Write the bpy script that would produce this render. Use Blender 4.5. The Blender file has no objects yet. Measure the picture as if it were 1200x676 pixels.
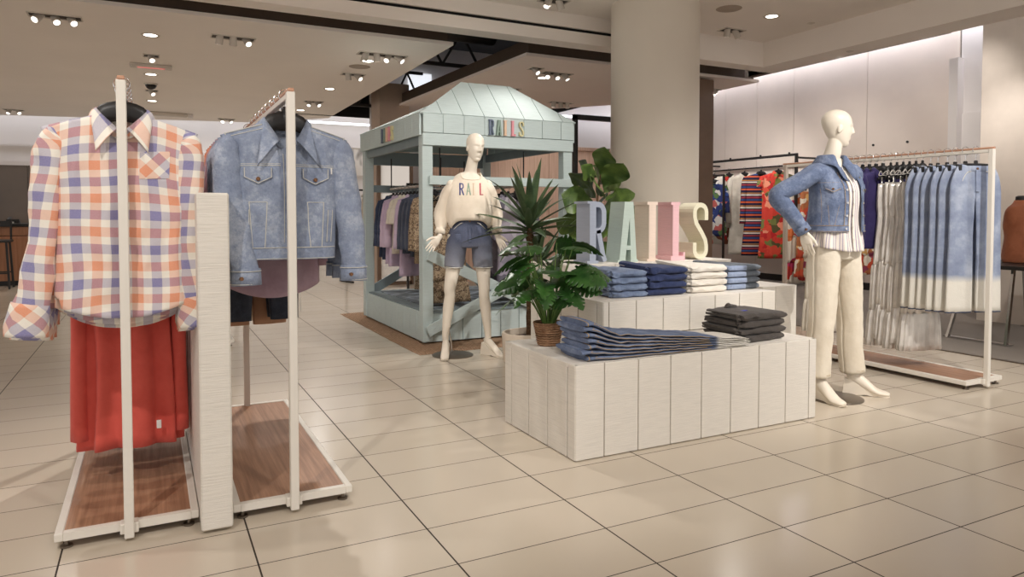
# exposure and light levels
EXPOSURE = 0.26
COVE = 10.0
WORLD = 0.85
import bpy, math, random
from math import sin, cos, pi, radians, sqrt, atan2, exp
from mathutils import Vector, Matrix, noise

SC = bpy.context.scene
COL = SC.collection
RND = random.Random(7)
KIDS = {}          # parent name -> its child objects


def V(*a):
    return Vector(a)


def lerp(a, b, t):
    return a + (b - a) * t


def clamp(x, a=0.0, b=1.0):
    return max(a, min(b, x))


def sstep(a, b, x):
    t = clamp((x - a) / (b - a))
    return t * t * (3 - 2 * t)


def nz(x, y=0.0, z=0.0):
    return noise.noise((x, y, z))


def crom(P, n):
    """Catmull-Rom through the tuples P, n points per span."""
    out = []
    m = len(P)
    for i in range(m - 1):
        p0, p1, p2, p3 = P[max(i - 1, 0)], P[i], P[i + 1], P[min(i + 2, m - 1)]
        for k in range(n):
            t = k / n
            out.append(tuple(0.5 * (2 * b + (c - a) * t + (2 * a - 5 * b + 4 * c - d) * t * t + (3 * b - a - 3 * c + d) * t ** 3)
                             for a, b, c, d in zip(p0, p1, p2, p3)))
    out.append(tuple(P[-1]))
    return out


def interp(T, x):
    """piecewise linear lookup in [(x, y), ...]"""
    if x <= T[0][0]:
        return T[0][1]
    for (a, ya), (b, yb) in zip(T, T[1:]):
        if x <= b:
            return ya + (yb - ya) * (x - a) / (b - a)
    return T[-1][1]


class MB:
    """collects geometry for ONE mesh object"""

    def __init__(s):
        s.v, s.f, s.uv, s.mi = [], [], [], []

    def add(s, vs, fs, uvs=None, m=0):
        b = len(s.v)
        s.v.extend(tuple(p) for p in vs)
        for f in fs:
            s.f.append(tuple(i + b for i in f))
            s.mi.append(m)
            s.uv.append([uvs[i] for i in f] if uvs else [(0.0, 0.0)] * len(f))
        return s

    def box(s, c, d, rz=0.0, m=0, bev=0.0, tilt=None):
        """box with centre c and full size d; bev chamfers every edge"""
        hx, hy, hz = d[0] / 2, d[1] / 2, d[2] / 2
        R = Matrix.Rotation(rz, 3, 'Z')
        if tilt is not None:
            R = tilt @ R
        c = Vector(c)
        if bev <= 0:
            P = [Vector((x, y, z)) for x in (-hx, hx) for y in (-hy, hy) for z in (-hz, hz)]
            F = [(0, 1, 3, 2), (4, 6, 7, 5), (0, 4, 5, 1), (2, 3, 7, 6), (0, 2, 6, 4), (1, 5, 7, 3)]
        else:
            b = min(bev, hx * .9, hy * .9, hz * .9)
            P, F, idx = [], [], {}
            for sx in (-1, 1):
                for sy in (-1, 1):
                    for sz in (-1, 1):
                        for ax in range(3):
                            q = [sx * (hx - b), sy * (hy - b), sz * (hz - b)]
                            q[ax] = (sx * hx, sy * hy, sz * hz)[ax]
                            idx[(sx, sy, sz, ax)] = len(P)
                            P.append(Vector(q))
            for ax in range(3):
                o = [a for a in range(3) if a != ax]
                for sg in (-1, 1):
                    f = []
                    for a, bb in ((-1, -1), (1, -1), (1, 1), (-1, 1)):
                        k = [0, 0, 0]
                        k[ax] = sg; k[o[0]] = a; k[o[1]] = bb
                        f.append(idx[(k[0], k[1], k[2], ax)])
                    F.append(tuple(f))
            for ax in range(3):           # edge chamfers along axis ax
                o = [a for a in range(3) if a != ax]
                for a in (-1, 1):
                    for bb in (-1, 1):
                        f = []
                        for sg, fa in ((-1, o[0]), (1, o[0]), (1, o[1]), (-1, o[1])):
                            k = [0, 0, 0]
                            k[ax] = sg; k[o[0]] = a; k[o[1]] = bb
                            f.append(idx[(k[0], k[1], k[2], fa)])
                        F.append(tuple(f))
            for sx in (-1, 1):
                for sy in (-1, 1):
                    for sz in (-1, 1):
                        F.append(tuple(idx[(sx, sy, sz, a)] for a in range(3)))
        return s.add([c + R @ p for p in P], F, None, m)

    def span(s, a, b, m=0, bev=0.0):
        """box from corner a to corner b"""
        return s.box([(p + q) / 2 for p, q in zip(a, b)], [abs(q - p) for p, q in zip(a, b)], 0, m, bev)

    def bar(s, a, b, w, h, m=0, up=(0, 0, 1), bev=0.0):
        """rectangular bar from point a to b, w across, h along up"""
        a, b = Vector(a), Vector(b)
        t = (b - a).normalized()
        sd = t.cross(Vector(up)).normalized()
        u = sd.cross(t).normalized()
        R = Matrix((sd, t, u)).transposed()
        return s.box((a + b) / 2, (w, (b - a).length, h), 0, m, bev, R)

    def grid(s, fn, nu, nv, cu=False, m=0, flip=False):
        """fn(u, v) -> (point, (tu, tv)) on a (nu x nv) net"""
        P, U = [], []
        for j in range(nv + 1):
            for i in range(nu + 1):
                p, t = fn(i / nu, j / nv)
                P.append(p); U.append(t)
        F = []
        w = nu + 1
        for j in range(nv):
            for i in range(nu):
                q = (j * w + i, j * w + i + 1, (j + 1) * w + i + 1, (j + 1) * w + i)
                F.append(q[::-1] if flip else q)
        return s.add(P, F, U, m)

    def tube(s, pts, r, n=8, m=0, caps=True, ref=(0, 1, 0), sub=0, disp=None, closed=False, sup=1.0):
        """pts: [(x,y,z)] with r a number / list of numbers / list of (ra, rb); ra along ref x tangent, rb the other way"""
        rr = r if isinstance(r, (list, tuple)) else [r] * len(pts)
        rr = [(q, q) if not isinstance(q, (list, tuple)) else q for q in rr]
        Q = [tuple(p) + tuple(q) for p, q in zip(pts, rr)]
        if sub:
            Q = crom(Q, sub)
        C = [Vector(q[:3]) for q in Q]
        N = len(Q)
        P, U, F = [], [], []
        L = 0.0
        ref = Vector(ref)
        for i in range(N):
            if closed:
                t = (C[(i + 1) % N] - C[i - 1])
            else:
                t = (C[min(i + 1, N - 1)] - C[max(i - 1, 0)])
            t = t.normalized() if t.length > 1e-9 else Vector((0, 0, 1))
            a = ref.cross(t)
            if a.length < 1e-4:
                a = Vector((1, 0, 0)).cross(t)
            a.normalize()
            b = t.cross(a).normalized()
            if i:
                L += (C[i] - C[i - 1]).length
            for k in range(n + 1):
                th = 2 * pi * k / n
                ca, sa = cos(th), sin(th)
                if sup != 1.0:
                    ca = math.copysign(abs(ca) ** sup, ca); sa = math.copysign(abs(sa) ** sup, sa)
                d = a * (Q[i][3] * ca) + b * (Q[i][4] * sa)
                if disp:
                    dn = d.normalized() if d.length > 1e-9 else d
                    d = d + dn * disp(th % (2 * pi) if k < n else 0.0, i / (N - 1), L)
                P.append(C[i] + d)
                U.append((k / n * pi * (Q[i][3] + Q[i][4]), L))
        w = n + 1
        for i in range(N if closed else N - 1):
            for k in range(n):
                j = (i + 1) % N
                F.append((i * w + k, i * w + k + 1, j * w + k + 1, j * w + k))
        if caps and not closed:
            for i, rev in ((0, True), (N - 1, False)):
                f = tuple(i * w + k for k in range(n))
                F.append(f[::-1] if rev else f)
        return s.add(P, F, U, m)

    def ball(s, c, r, n=12, m=0, R=None):
        r = (r, r, r) if not isinstance(r, (tuple, list)) else r
        c = Vector(c)

        def fn(u, v):
            th, ph = 2 * pi * u, pi * (v - .5)
            p = Vector((r[0] * cos(th) * cos(ph), r[1] * sin(th) * cos(ph), r[2] * sin(ph)))
            return c + (R @ p if R else p), (u, v)
        return s.grid(fn, n, max(4, n // 2), m=m)

    def lathe(s, prof, c=(0, 0, 0), n=24, m=0, sx=1.0, sy=1.0):
        """prof: [(radius, z)] bottom to top"""
        c = Vector(c)
        N = len(prof) - 1

        def fn(u, v):
            r, z = prof[round(v * N)]
            return c + Vector((r * cos(2 * pi * u) * sx, r * sin(2 * pi * u) * sy, z)), (u * r * 6.28, z)
        return s.grid(fn, n, N, m=m)

    def prism(s, poly, d0, d1, fr, m=0):
        """extrude polygon [(a, b)] from depth d0 to d1; fr(a, b, d) -> point"""
        n = len(poly)
        P = [fr(a, b, d0) for a, b in poly] + [fr(a, b, d1) for a, b in poly]
        F = [tuple(range(n))[::-1], tuple(range(n, 2 * n))]
        F += [(i, (i + 1) % n, n + (i + 1) % n, n + i) for i in range(n)]
        return s.add(P, F, None, m)

    def ribbon(s, path, w, d0, d1, fr, m=0):
        """flat stroke of width w along the 2-D path, extruded from d0 to d1"""
        n = len(path)
        A, B = [], []
        for i, (x, z) in enumerate(path):
            x0, z0 = path[max(i - 1, 0)]
            x1, z1 = path[min(i + 1, n - 1)]
            tx, tz = x1 - x0, z1 - z0
            l = sqrt(tx * tx + tz * tz) or 1
            ww = w[i] if isinstance(w, list) else w
            A.append((x - tz / l * ww / 2, z + tx / l * ww / 2))
            B.append((x + tz / l * ww / 2, z - tx / l * ww / 2))
        return s.prism(A + B[::-1], d0, d1, fr, m) if n == 2 else s._rib(A, B, d0, d1, fr, m)

    def _rib(s, A, B, d0, d1, fr, m):
        n = len(A)
        P = [fr(a, b, d0) for a, b in A] + [fr(a, b, d0) for a, b in B] + [fr(a, b, d1) for a, b in A] + [fr(a, b, d1) for a, b in B]
        F = []
        for i in range(n - 1):
            F += [(i, n + i, n + i + 1, i + 1), (2 * n + i, 2 * n + i + 1, 3 * n + i + 1, 3 * n + i),
                  (i, i + 1, 2 * n + i + 1, 2 * n + i), (n + i, 3 * n + i, 3 * n + i + 1, n + i + 1)]
        F += [(0, 2 * n, 3 * n, n), (n - 1, 2 * n - 1, 4 * n - 1, 3 * n - 1)]
        return s.add(P, F, None, m)

    def build(s, name, mat, parent=None, smooth=True, angle=40, loc=None, mods=None, solid=0.0, remesh=0.0, smo=6, fix=True):
        me = bpy.data.meshes.new(name)
        me.from_pydata(s.v, [], s.f)
        mats = mat if isinstance(mat, (list, tuple)) else [mat]
        for q in mats:
            me.materials.append(q)
        if len(mats) > 1:
            me.polygons.foreach_set('material_index', s.mi)
        ul = me.uv_layers.new(name='UVMap')
        flat = [c for f in s.uv for t in f for c in t]
        ul.data.foreach_set('uv', flat)
        me.validate()
        if fix and not solid:
            import bmesh
            bm = bmesh.new(); bm.from_mesh(me)
            bmesh.ops.recalc_face_normals(bm, faces=bm.faces)
            bm.to_mesh(me); bm.free()
        if smooth:
            me.polygons.foreach_set('use_smooth', [True] * len(me.polygons))
            if angle < 180 and not remesh:
                me.set_sharp_from_angle(angle=radians(angle))
        me.update()
        o = bpy.data.objects.new(name, me)
        COL.objects.link(o)
        if parent is not None:
            o.parent = parent
            KIDS.setdefault(parent.name, []).append(o)
        if loc is not None:
            o.location = loc
        if remesh:
            r = o.modifiers.new('r', 'REMESH'); r.mode = 'VOXEL'; r.voxel_size = remesh; r.use_smooth_shade = True
            if smo:
                q = o.modifiers.new('s', 'SMOOTH'); q.factor = .5; q.iterations = smo
        if solid:
            q = o.modifiers.new('t', 'SOLIDIFY'); q.thickness = solid; q.offset = 0
        return o


def tag(o, label=None, cat=None, group=None, kind=None):
    if label:
        o['label'] = label
    if cat:
        o['category'] = cat
    if group:
        o['group'] = group
    if kind:
        o['kind'] = kind
    return o


def thing(name, label, cat, loc=(0, 0, 0), rz=0.0, group=None):
    o = bpy.data.objects.new(name, None)
    o.empty_display_size = .1
    COL.objects.link(o)
    o.location = loc
    o.rotation_euler = (0, 0, rz)
    return tag(o, label, cat, group)


def struct(o):
    o['kind'] = 'structure'
    return o


def dup(root, loc=None, rz=None, label=None, group=None, sc=None):
    """a copy of a thing with copies of its parts and sub-parts (mesh data shared)"""
    def rec(o, par):
        c = o.copy()
        COL.objects.link(c)
        if par is not None:
            c.parent = par
            KIDS.setdefault(par.name, []).append(c)
        for ch in KIDS.get(o.name, []):
            rec(ch, c)
        return c
    r = rec(root, None)
    if loc is not None:
        r.location = loc
    if rz is not None:
        r.rotation_euler = (0, 0, rz)
    if sc is not None:
        r.scale = sc
    if label:
        r['label'] = label
    if group:
        r['group'] = group
    return r


ORD = ['frontmost', 'second', 'third', 'fourth', 'fifth', 'sixth', 'seventh', 'eighth', 'ninth', 'tenth', 'eleventh', 'twelfth']


def ordf(i):
    return ORD[i] + (' from the front' if i else '')


# ------------------------------------------------------------------ materials
def srgb(r, g, b):
    def f(c):
        c /= 255.0
        return c / 12.92 if c <= .04045 else ((c + .055) / 1.055) ** 2.4
    return (f(r), f(g), f(b), 1.0)


class NT:
    def __init__(s, name):
        s.m = bpy.data.materials.new(name)
        s.m.use_nodes = True
        s.t = s.m.node_tree
        s.n = s.t.nodes
        s.b = s.n['Principled BSDF']

    def new(s, typ, **kw):
        n = s.n.new(typ)
        for k, v in kw.items():
            if k.startswith('i_'):
                n.inputs[k[2:].replace('_', ' ')].default_value = v
            else:
                setattr(n, k, v)
        return n

    def link(s, a, b):
        s.t.links.new(a, b)

    def coord(s, kind='Object'):
        return s.new('ShaderNodeTexCoord').outputs[kind]

    def mapped(s, scale=(1, 1, 1), kind='Object', rot=(0, 0, 0), loc=(0, 0, 0)):
        mp = s.new('ShaderNodeMapping')
        mp.inputs['Scale'].default_value = scale
        mp.inputs['Rotation'].default_value = rot
        mp.inputs['Location'].default_value = loc
        s.link(s.coord(kind), mp.inputs[0])
        return mp.outputs[0]

    def noise(s, vec, scale, detail=3.0, rough=.5):
        n = s.new('ShaderNodeTexNoise')
        n.inputs['Scale'].default_value = scale
        n.inputs['Detail'].default_value = detail
        n.inputs['Roughness'].default_value = rough
        s.link(vec, n.inputs['Vector'])
        return n.outputs['Fac']

    def ramp(s, fac, stops, interp='LINEAR'):
        r = s.new('ShaderNodeValToRGB')
        r.color_ramp.interpolation = interp
        e = r.color_ramp.elements
        while len(e) < len(stops):
            e.new(.5)
        for q, (p, c) in zip(e, stops):
            q.position = p
            q.color = c
        s.link(fac, r.inputs[0])
        return r.outputs[0]

    def math(s, op, a, b=None, c=None):
        n = s.new('ShaderNodeMath', operation=op)
        for i, q in enumerate((a, b, c)):
            if q is None:
                continue
            if isinstance(q, (int, float)):
                n.inputs[i].default_value = q
            else:
                s.link(q, n.inputs[i])
        return n.outputs[0]

    def mix(s, fac, a, b, blend='MIX'):
        n = s.new('ShaderNodeMix', data_type='RGBA', blend_type=blend)
        for i, q in ((0, fac), (6, a), (7, b)):
            if isinstance(q, (int, float, tuple)):
                n.inputs[i].default_value = q
            else:
                s.link(q, n.inputs[i])
        return n.outputs[2]

    def bump(s, h, strength=.3, dist=.01):
        n = s.new('ShaderNodeBump')
        n.inputs['Strength'].default_value = strength
        n.inputs['Distance'].default_value = dist
        s.link(h, n.inputs['Height'])
        s.link(n.outputs[0], s.b.inputs['Normal'])
        return n

    def col(s, c):
        if isinstance(c, tuple):
            s.b.inputs['Base Color'].default_value = c
        else:
            s.link(c, s.b.inputs['Base Color'])
        return s

    def set(s, rough=None, metal=None, spec=None, sheen=None, trans=None, coat=None):
        for k, v in (('Roughness', rough), ('Metallic', metal), ('Specular IOR Level', spec), ('Sheen Weight', sheen),
                     ('Transmission Weight', trans), ('Coat Weight', coat)):
            if v is not None:
                s.b.inputs[k].default_value = v
        return s

    def xyz(s, vec):
        n = s.new('ShaderNodeSeparateXYZ')
        s.link(vec, n.inputs[0])
        return n.outputs


def plain(name, rgb, rough=.5, metal=0.0, var=.06, scale=8.0, bump=0.0, bscale=60.0, spec=.5, sheen=0.0, coat=0.0):
    """one colour with a little procedural variation (and fine bump)"""
    t = NT(name)
    c = srgb(*rgb)
    co = t.coord()
    f = t.noise(co, scale, 3)
    d = tuple(q * (1 - var) for q in c[:3]) + (1,)
    l = tuple(min(1, q * (1 + var)) for q in c[:3]) + (1,)
    t.col(t.ramp(f, [(.3, d), (.7, l)]))
    t.set(rough=rough, metal=metal, spec=spec, sheen=sheen, coat=coat)
    if bump:
        t.bump(t.noise(co, bscale, 4), bump, .004)
    return t.m


def emit(name, rgb, strength):
    t = NT(name)
    t.col(srgb(*rgb))
    t.b.inputs['Emission Color'].default_value = srgb(*rgb)
    t.b.inputs['Emission Strength'].default_value = strength
    return t.m


def cloth(name, rgb, dark=None, var=.12, wr=.5, wscale=9.0, sheen=.15, rough=.85, weave=True):
    """fabric: soft colour drift, creases and a fine weave"""
    t = NT(name)
    c = srgb(*rgb)
    co = t.coord()
    f = t.noise(co, 6, 4, .6)
    d = srgb(*dark) if dark else tuple(q * (1 - 2 * var) for q in c[:3]) + (1,)
    t.col(t.ramp(f, [(.25, d), (.6, c)]))
    t.set(rough=rough, sheen=sheen, spec=.25)
    h = t.noise(co, wscale, 3, .55)
    if weave:
        h2 = t.noise(co, 260, 2)
        h = t.math('ADD', t.math('MULTIPLY', h, 1.0), t.math('MULTIPLY', h2, .06))
    t.bump(h, wr, .02)
    return t.m


def denim(name, mid, light, dark, fade=6.0, wr=.6):
    """denim: washed blotches, diagonal weave, creases"""
    t = NT(name)
    co = t.coord()
    a = t.math('ADD', t.math('MULTIPLY', t.noise(co, fade, 5, .7), .62), t.math('MULTIPLY', t.noise(co, 34, 4, .75), .38))
    c = t.ramp(a, [(.32, srgb(*dark)), (.5, srgb(*mid)), (.66, srgb(*light))])
    st = t.noise(t.mapped((140, 140, 30)), 3.0, 2)
    c2 = t.mix(t.math('MULTIPLY', st, .35), c, srgb(*light))
    t.col(c2)
    t.set(rough=.85, spec=.2, sheen=.1)
    h = t.noise(co, 16, 6, .68)
    w = t.noise(co, 300, 2)
    t.bump(t.math('ADD', h, t.math('MULTIPLY', w, .08)), wr, .012)
    return t.m
# ------------------------------------------------------------------ camera (tile grid gives focal length, height and heading)
cam = bpy.data.cameras.new('camera')
cam.sensor_width = 36.0
cam.lens = 831.4 / 1200 * 36
cam.shift_y = -(338 - 280.66) / 1200
cam.clip_end = 100
camo = bpy.data.objects.new('camera', cam)
COL.objects.link(camo)
camo.location = (0, 0, 1.1777)
camo.rotation_euler = (radians(90 - 2.0214), 0, radians(-27.068))
SC.camera = camo
vs = SC.view_settings
vs.view_transform = 'Standard'
vs.look = 'None'
vs.exposure = EXPOSURE
vs.gamma = 1.0
vs.use_curve_mapping = False

# ------------------------------------------------------------------ shared materials


def m_floor():
    t = NT('porcelain_tile')
    co = t.coord()
    x, y, _ = t.xyz(co)
    fx = t.math('ABSOLUTE', t.math('SUBTRACT', t.math('FRACT', t.math('DIVIDE', t.math('SUBTRACT', x, 0.9087 - 60), .6)), .5))
    fy = t.math('ABSOLUTE', t.math('SUBTRACT', t.math('FRACT', t.math('DIVIDE', t.math('SUBTRACT', y, 2.778 - 60), .3)), .5))
    gx = t.math('GREATER_THAN', fx, .5 - .003 / .6)
    gy = t.math('GREATER_THAN', fy, .5 - .0022 / .3)
    g = t.math('MAXIMUM', gx, gy)
    ix = t.math('FLOOR', t.math('DIVIDE', t.math('SUBTRACT', x, 0.9087 - 60), .6))
    iy = t.math('FLOOR', t.math('DIVIDE', t.math('SUBTRACT', y, 2.778 - 60), .3))
    cv = t.new('ShaderNodeCombineXYZ')
    t.link(ix, cv.inputs[0]); t.link(iy, cv.inputs[1])
    wn = t.new('ShaderNodeTexWhiteNoise')
    t.link(cv.outputs[0], wn.inputs['Vector'])
    base = t.mix(wn.outputs['Value'], srgb(204, 192, 174), srgb(210, 198, 181))
    t.col(t.mix(g, base, srgb(50, 40, 32)))
    r = t.ramp(t.noise(co, 3, 3), [(.3, (.2, .2, .2, 1)), (.7, (.2, .2, .2, 1))])
    t.link(t.mix(g, r, (.8, .8, .8, 1)), t.b.inputs['Roughness'])
    t.set(spec=.42)
    t.bump(t.math('SUBTRACT', 1.0, g), .3, .002)
    return t.m


def m_sawn(name, rgb, var=.05, axis='z', strength=.55):
    """painted rough-sawn board: fine ridges across the grain"""
    t = NT(name)
    c = srgb(*rgb)
    sc = (9, 9, 170) if axis == 'z' else (170, 9, 9)
    vec = t.mapped(sc)
    f = t.noise(vec, 1.0, 4, .6)
    t.col(t.ramp(f, [(.25, tuple(q * (1 - var * 2) for q in c[:3]) + (1,)), (.6, c)]))
    t.set(rough=.6, spec=.35)
    t.bump(f, strength, .006)
    return t.m


def m_wood(name, a, b, vec_scale, rough=.45):
    t = NT(name)
    v = t.mapped(vec_scale)
    f = t.noise(v, 1.0, 5, .65)
    t.col(t.ramp(f, [(.3, srgb(*a)), (.68, srgb(*b))]))
    t.set(rough=rough, spec=.4)
    t.bump(f, .08, .002)
    return t.m


def m_carpet():
    t = NT('carpet')
    co = t.coord()
    f = t.noise(co, 220, 3, .7)
    g = t.noise(co, 2.2, 3)
    c = t.ramp(f, [(.3, srgb(122, 112, 102)), (.7, srgb(160, 150, 138))])
    t.col(t.mix(t.math('MULTIPLY', g, .3), c, srgb(112, 100, 92)))
    t.set(rough=.95, spec=.1, sheen=.2)
    t.bump(f, .7, .006)
    return t.m


def m_slats():
    """wavy horizontal timber slats"""
    t = NT('wavy_slats')
    w = t.new('ShaderNodeTexWave', wave_type='BANDS', bands_direction='Z')
    w.inputs['Scale'].default_value = 6.0
    w.inputs['Distortion'].default_value = 3.5
    w.inputs['Detail'].default_value = 2
    w.inputs['Detail Scale'].default_value = .5
    t.link(t.coord(), w.inputs['Vector'])
    t.col(t.ramp(w.outputs['Fac'], [(.1, srgb(60, 46, 36)), (.7, srgb(140, 116, 94))]))
    t.set(rough=.6)
    t.bump(w.outputs['Fac'], .8, .03)
    return t.m


M = {}
M['floor'] = m_floor()
M['carpet'] = m_carpet()
M['ceiling'] = plain('ceiling_paint', (244, 235, 226), .9, var=.02, scale=1.2)
M['ceiling_pink'] = plain('ceiling_paint_warm', (244, 231, 222), .9, var=.02, scale=1.2)
M['fascia'] = plain('dark_bronze_fascia', (92, 76, 64), .6, var=.05)
M['black_metal'] = plain('black_metal', (30, 27, 26), .45, var=.1)
M['slot'] = plain('black_slot', (8, 8, 8), .9)
M['plenum'] = plain('plenum_black', (24, 22, 21), .9)
M['truss'] = plain('truss_paint', (62, 58, 55), .7)
M['wall'] = plain('wall_linen', (230, 217, 206), .8, var=.025, scale=3, bump=.04, bscale=400)
M['wall_white'] = plain('wall_white', (232, 226, 222), .8, var=.02, scale=2)
M['column'] = plain('column_paint', (226, 216, 202), .65, var=.02, scale=2)
M['brown_panel'] = plain('brown_panel', (122, 98, 80), .55, var=.05)
M['pier'] = plain('pier_paint', (214, 202, 190), .8, var=.03)
M['white_metal'] = plain('white_powdercoat', (232, 226, 216), .38, var=.015)
M['grey_post'] = plain('taupe_post', (196, 182, 170), .4, var=.02)
M['board'] = m_sawn('white_sawn_board', (232, 226, 216), strength=.22)
M['boardx'] = m_sawn('white_sawn_board_top', (236, 230, 221), axis='x', strength=.18)
M['groove'] = plain('groove_shadow_gap', (128, 116, 104), .8)
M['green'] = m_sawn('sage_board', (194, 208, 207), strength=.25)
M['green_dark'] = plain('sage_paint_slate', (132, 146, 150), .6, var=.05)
M['wood_base'] = m_wood('walnut_base', (144, 104, 80), (184, 142, 113), (60, 2.2, 60))
M['wood_cap'] = m_wood('rail_wood', (176, 128, 102), (206, 160, 132), (60, 4, 60))
M['wood_wall'] = m_wood('pale_wood_panel', (198, 162, 140), (222, 190, 168), (30, 30, 1.5))
M['wood_counter'] = m_wood('counter_wood', (160, 108, 78), (190, 136, 102), (30, 30, 2))
M['chrome'] = plain('chrome', (214, 214, 216), .14, metal=1.0, var=.02)
M['steel'] = plain('brushed_steel', (128, 118, 108), .35, metal=.9, var=.06)
M['rubber'] = plain('foot_rubber', (52, 48, 46), .6)
M['hanger'] = plain('black_hanger', (28, 25, 26), .42, var=.1)
M['lamp_on'] = emit('lamp_lens', (255, 246, 232), 6.0)
M['spot_on'] = emit('spot_lens', (255, 250, 242), 2.0)
M['cove_on'] = emit('cove_strip', (240, 243, 255), COVE)
M['cove_soft'] = emit('cove_strip_soft', (240, 243, 255), COVE * .28)
M['fixture'] = plain('fixture_white', (206, 196, 184), .5)
M['fixture_dark'] = plain('fixture_recess', (70, 62, 56), .7)
M['jute'] = None
M['glass_dark'] = plain('mirror_dark', (112, 100, 90), .3, var=.1, scale=1.5)

# ------------------------------------------------------------------ floor, carpet
b = MB(); b.span((-9, -6, -.1), (6.12, 17, 0)); struct(b.build('floor', M['floor'], smooth=False))
b = MB(); b.span((6.12, -6, -.1), (13, 17, .006)); struct(b.build('floor_carpet', M['carpet'], smooth=False))
b = MB(); b.span((6.09, -6, 0), (6.12, 17, .008)); struct(b.build('trim_1', M['steel'], smooth=False))

# ------------------------------------------------------------------ ceilings
ZC, ZH = 3.0, 3.3


def ceiling_slab(name, poly, mat, lip=.035, fh=.3, back=.05):
    """soffit panel with a pale edge lip and a dark upstand set back behind it"""
    b = MB()
    b.prism(poly, ZC, ZC + lip, lambda a, c, d: (a, c, d), 0)
    n = len(poly)
    cx = sum(p[0] for p in poly) / n; cy = sum(p[1] for p in poly) / n
    ins = []
    for x, y in poly:
        dx, dy = cx - x, cy - y
        ins.append((x + math.copysign(back, dx), y + math.copysign(back, dy)))
    b.prism(ins, ZC + lip, ZC + lip + fh, lambda a, c, d: (a, c, d), 1)
    return struct(b.build(name, [mat, M['fascia']], smooth=False))


ceiling_slab('ceiling_left', [(-9, 7.16), (2.95, 7.16), (3.05, 13.6), (1.9, 14.9), (-2.4, 15.9), (-9, 15.9)], M['ceiling'])
ceiling_slab('ceiling_right', [(3.88, 7.23), (7.52, 7.23), (7.5, 9.1), (6.15, 10.75), (4.9, 12.0), (3.72, 12.8)], M['ceiling_pink'], fh=.17)
# coffer over the aisle: high ceiling, fascias with a black air slot, soffit ring
b = MB(); b.span((-9, -4, ZH), (6.8, 6.47, ZH + .08)); struct(b.build('ceiling', M['ceiling'], smooth=False))
b = MB()
b.span((-9, 6.47, ZC), (7.19, 6.70, ZC + .12)); b.span((-9, 6.47, 3.155), (7.19, 6.70, ZH + .08))
b.span((4.75, 6.47, ZC + .12), (7.19, 6.70, 3.155))
b.span((-9, 6.50, ZC + .12), (4.75, 6.69, 3.155), 1)
struct(b.build('beam_front', [M['ceiling'], M['slot']], smooth=False))
b = MB(); b.span((6.8, -4, ZC), (7.19, 6.47, ZH + .08)); struct(b.build('beam_right', M['ceiling'], smooth=False))
# black channel along the outer edge of the right soffit, with the cove light behind it
b = MB(); b.span((7.19, 4.45, ZC + .02), (7.29, 7.1, ZC + .11)); struct(b.build('trim_2', M['fascia'], smooth=False))
b = MB(); b.span((7.19, 6.70, ZC + .03), (7.29, 7.16, ZC + .4)); struct(b.build('trim_3', M['wall_white'], smooth=False))
# dark plenum above the open slot
b = MB()
b.span((-9, 6.70, 4.4), (7.2, 13.6, 4.46)); b.span((2.0, 13.2, 3.0), (4.6, 13.3, 4.4)); b.span((-9, 13.2, 3.34), (2.0, 13.3, 4.4)); b.span((4.6, 13.11, 3.1), (7.3, 13.3, 4.4)); b.span((7.2, 7.2, 3.2), (7.28, 13.2, 4.4)); b.span((-9.1, 6.7, 3.34), (-9, 13.3, 4.4))
b.span((-9, 6.66, 3.4), (7.2, 6.70, 4.4))
struct(b.build('ceiling_plenum', M['plenum'], smooth=False))
b = MB(); b.span((4.42, 12.9, 3.42), (4.86, 13.0, 3.86)); struct(b.build('window_1', emit('plenum_daylight', (226, 230, 236), .9), smooth=False))


def truss(y, z0, z1, label):
    t = thing('roof_truss', label, 'truss', (3.4, y, z0), 0, 'steel trusses in the open ceiling slot')
    x0, x1 = -1.0, 1.1
    b = MB(); b.bar((x0, 0, 0), (x1, 0, 0), .05, .05); b.build('bottom_chord', M['truss'], t, smooth=False)
    b = MB(); b.bar((x0, 0, z1 - z0), (x1, 0, z1 - z0), .05, .05); b.build('top_chord', M['truss'], t, smooth=False)
    b = MB()
    n = 7
    for i in range(n):
        xa, xb = x0 + (x1 - x0) * i / n, x0 + (x1 - x0) * (i + 1) / n
        za, zb = (0, z1 - z0) if i % 2 else (z1 - z0, 0)
        b.bar((xa, 0, za), (xb, 0, zb), .03, .03)
    b.build('web', M['truss'], t, smooth=False)
    return t


truss(8.3, 3.5, 3.95, 'steel truss nearest in the dark open slot of the ceiling')
truss(9.9, 3.4, 3.9, 'steel truss midway along the dark open slot of the ceiling')
truss(12.4, 3.1, 3.75, 'steel truss against the pale window at the far end of the ceiling slot')
t = tag(MB().tube([(2.2, 9.2, 3.75), (4.4, 9.2, 3.75)], .17, 20, ref=(0, 0, 1)).build('air_duct', M['truss']), 'round grey air duct crossing the dark ceiling slot', 'duct')

# ------------------------------------------------------------------ walls
XR = 9.9


def wall_panels(name, x, ys, z0, z1, mat, th=.1, gap=.008):
    """wall along y facing -x, split by vertical seams at ys"""
    b = MB()
    for a, c in zip(ys, ys[1:]):
        b.span((x, a + gap / 2, z0), (x + th, c - gap / 2, z1))
    b.span((x + .02, ys[0], z0), (x + th + .02, ys[-1], z1), 1)
    return struct(b.build(name, [mat, M['groove']], smooth=False))


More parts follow.
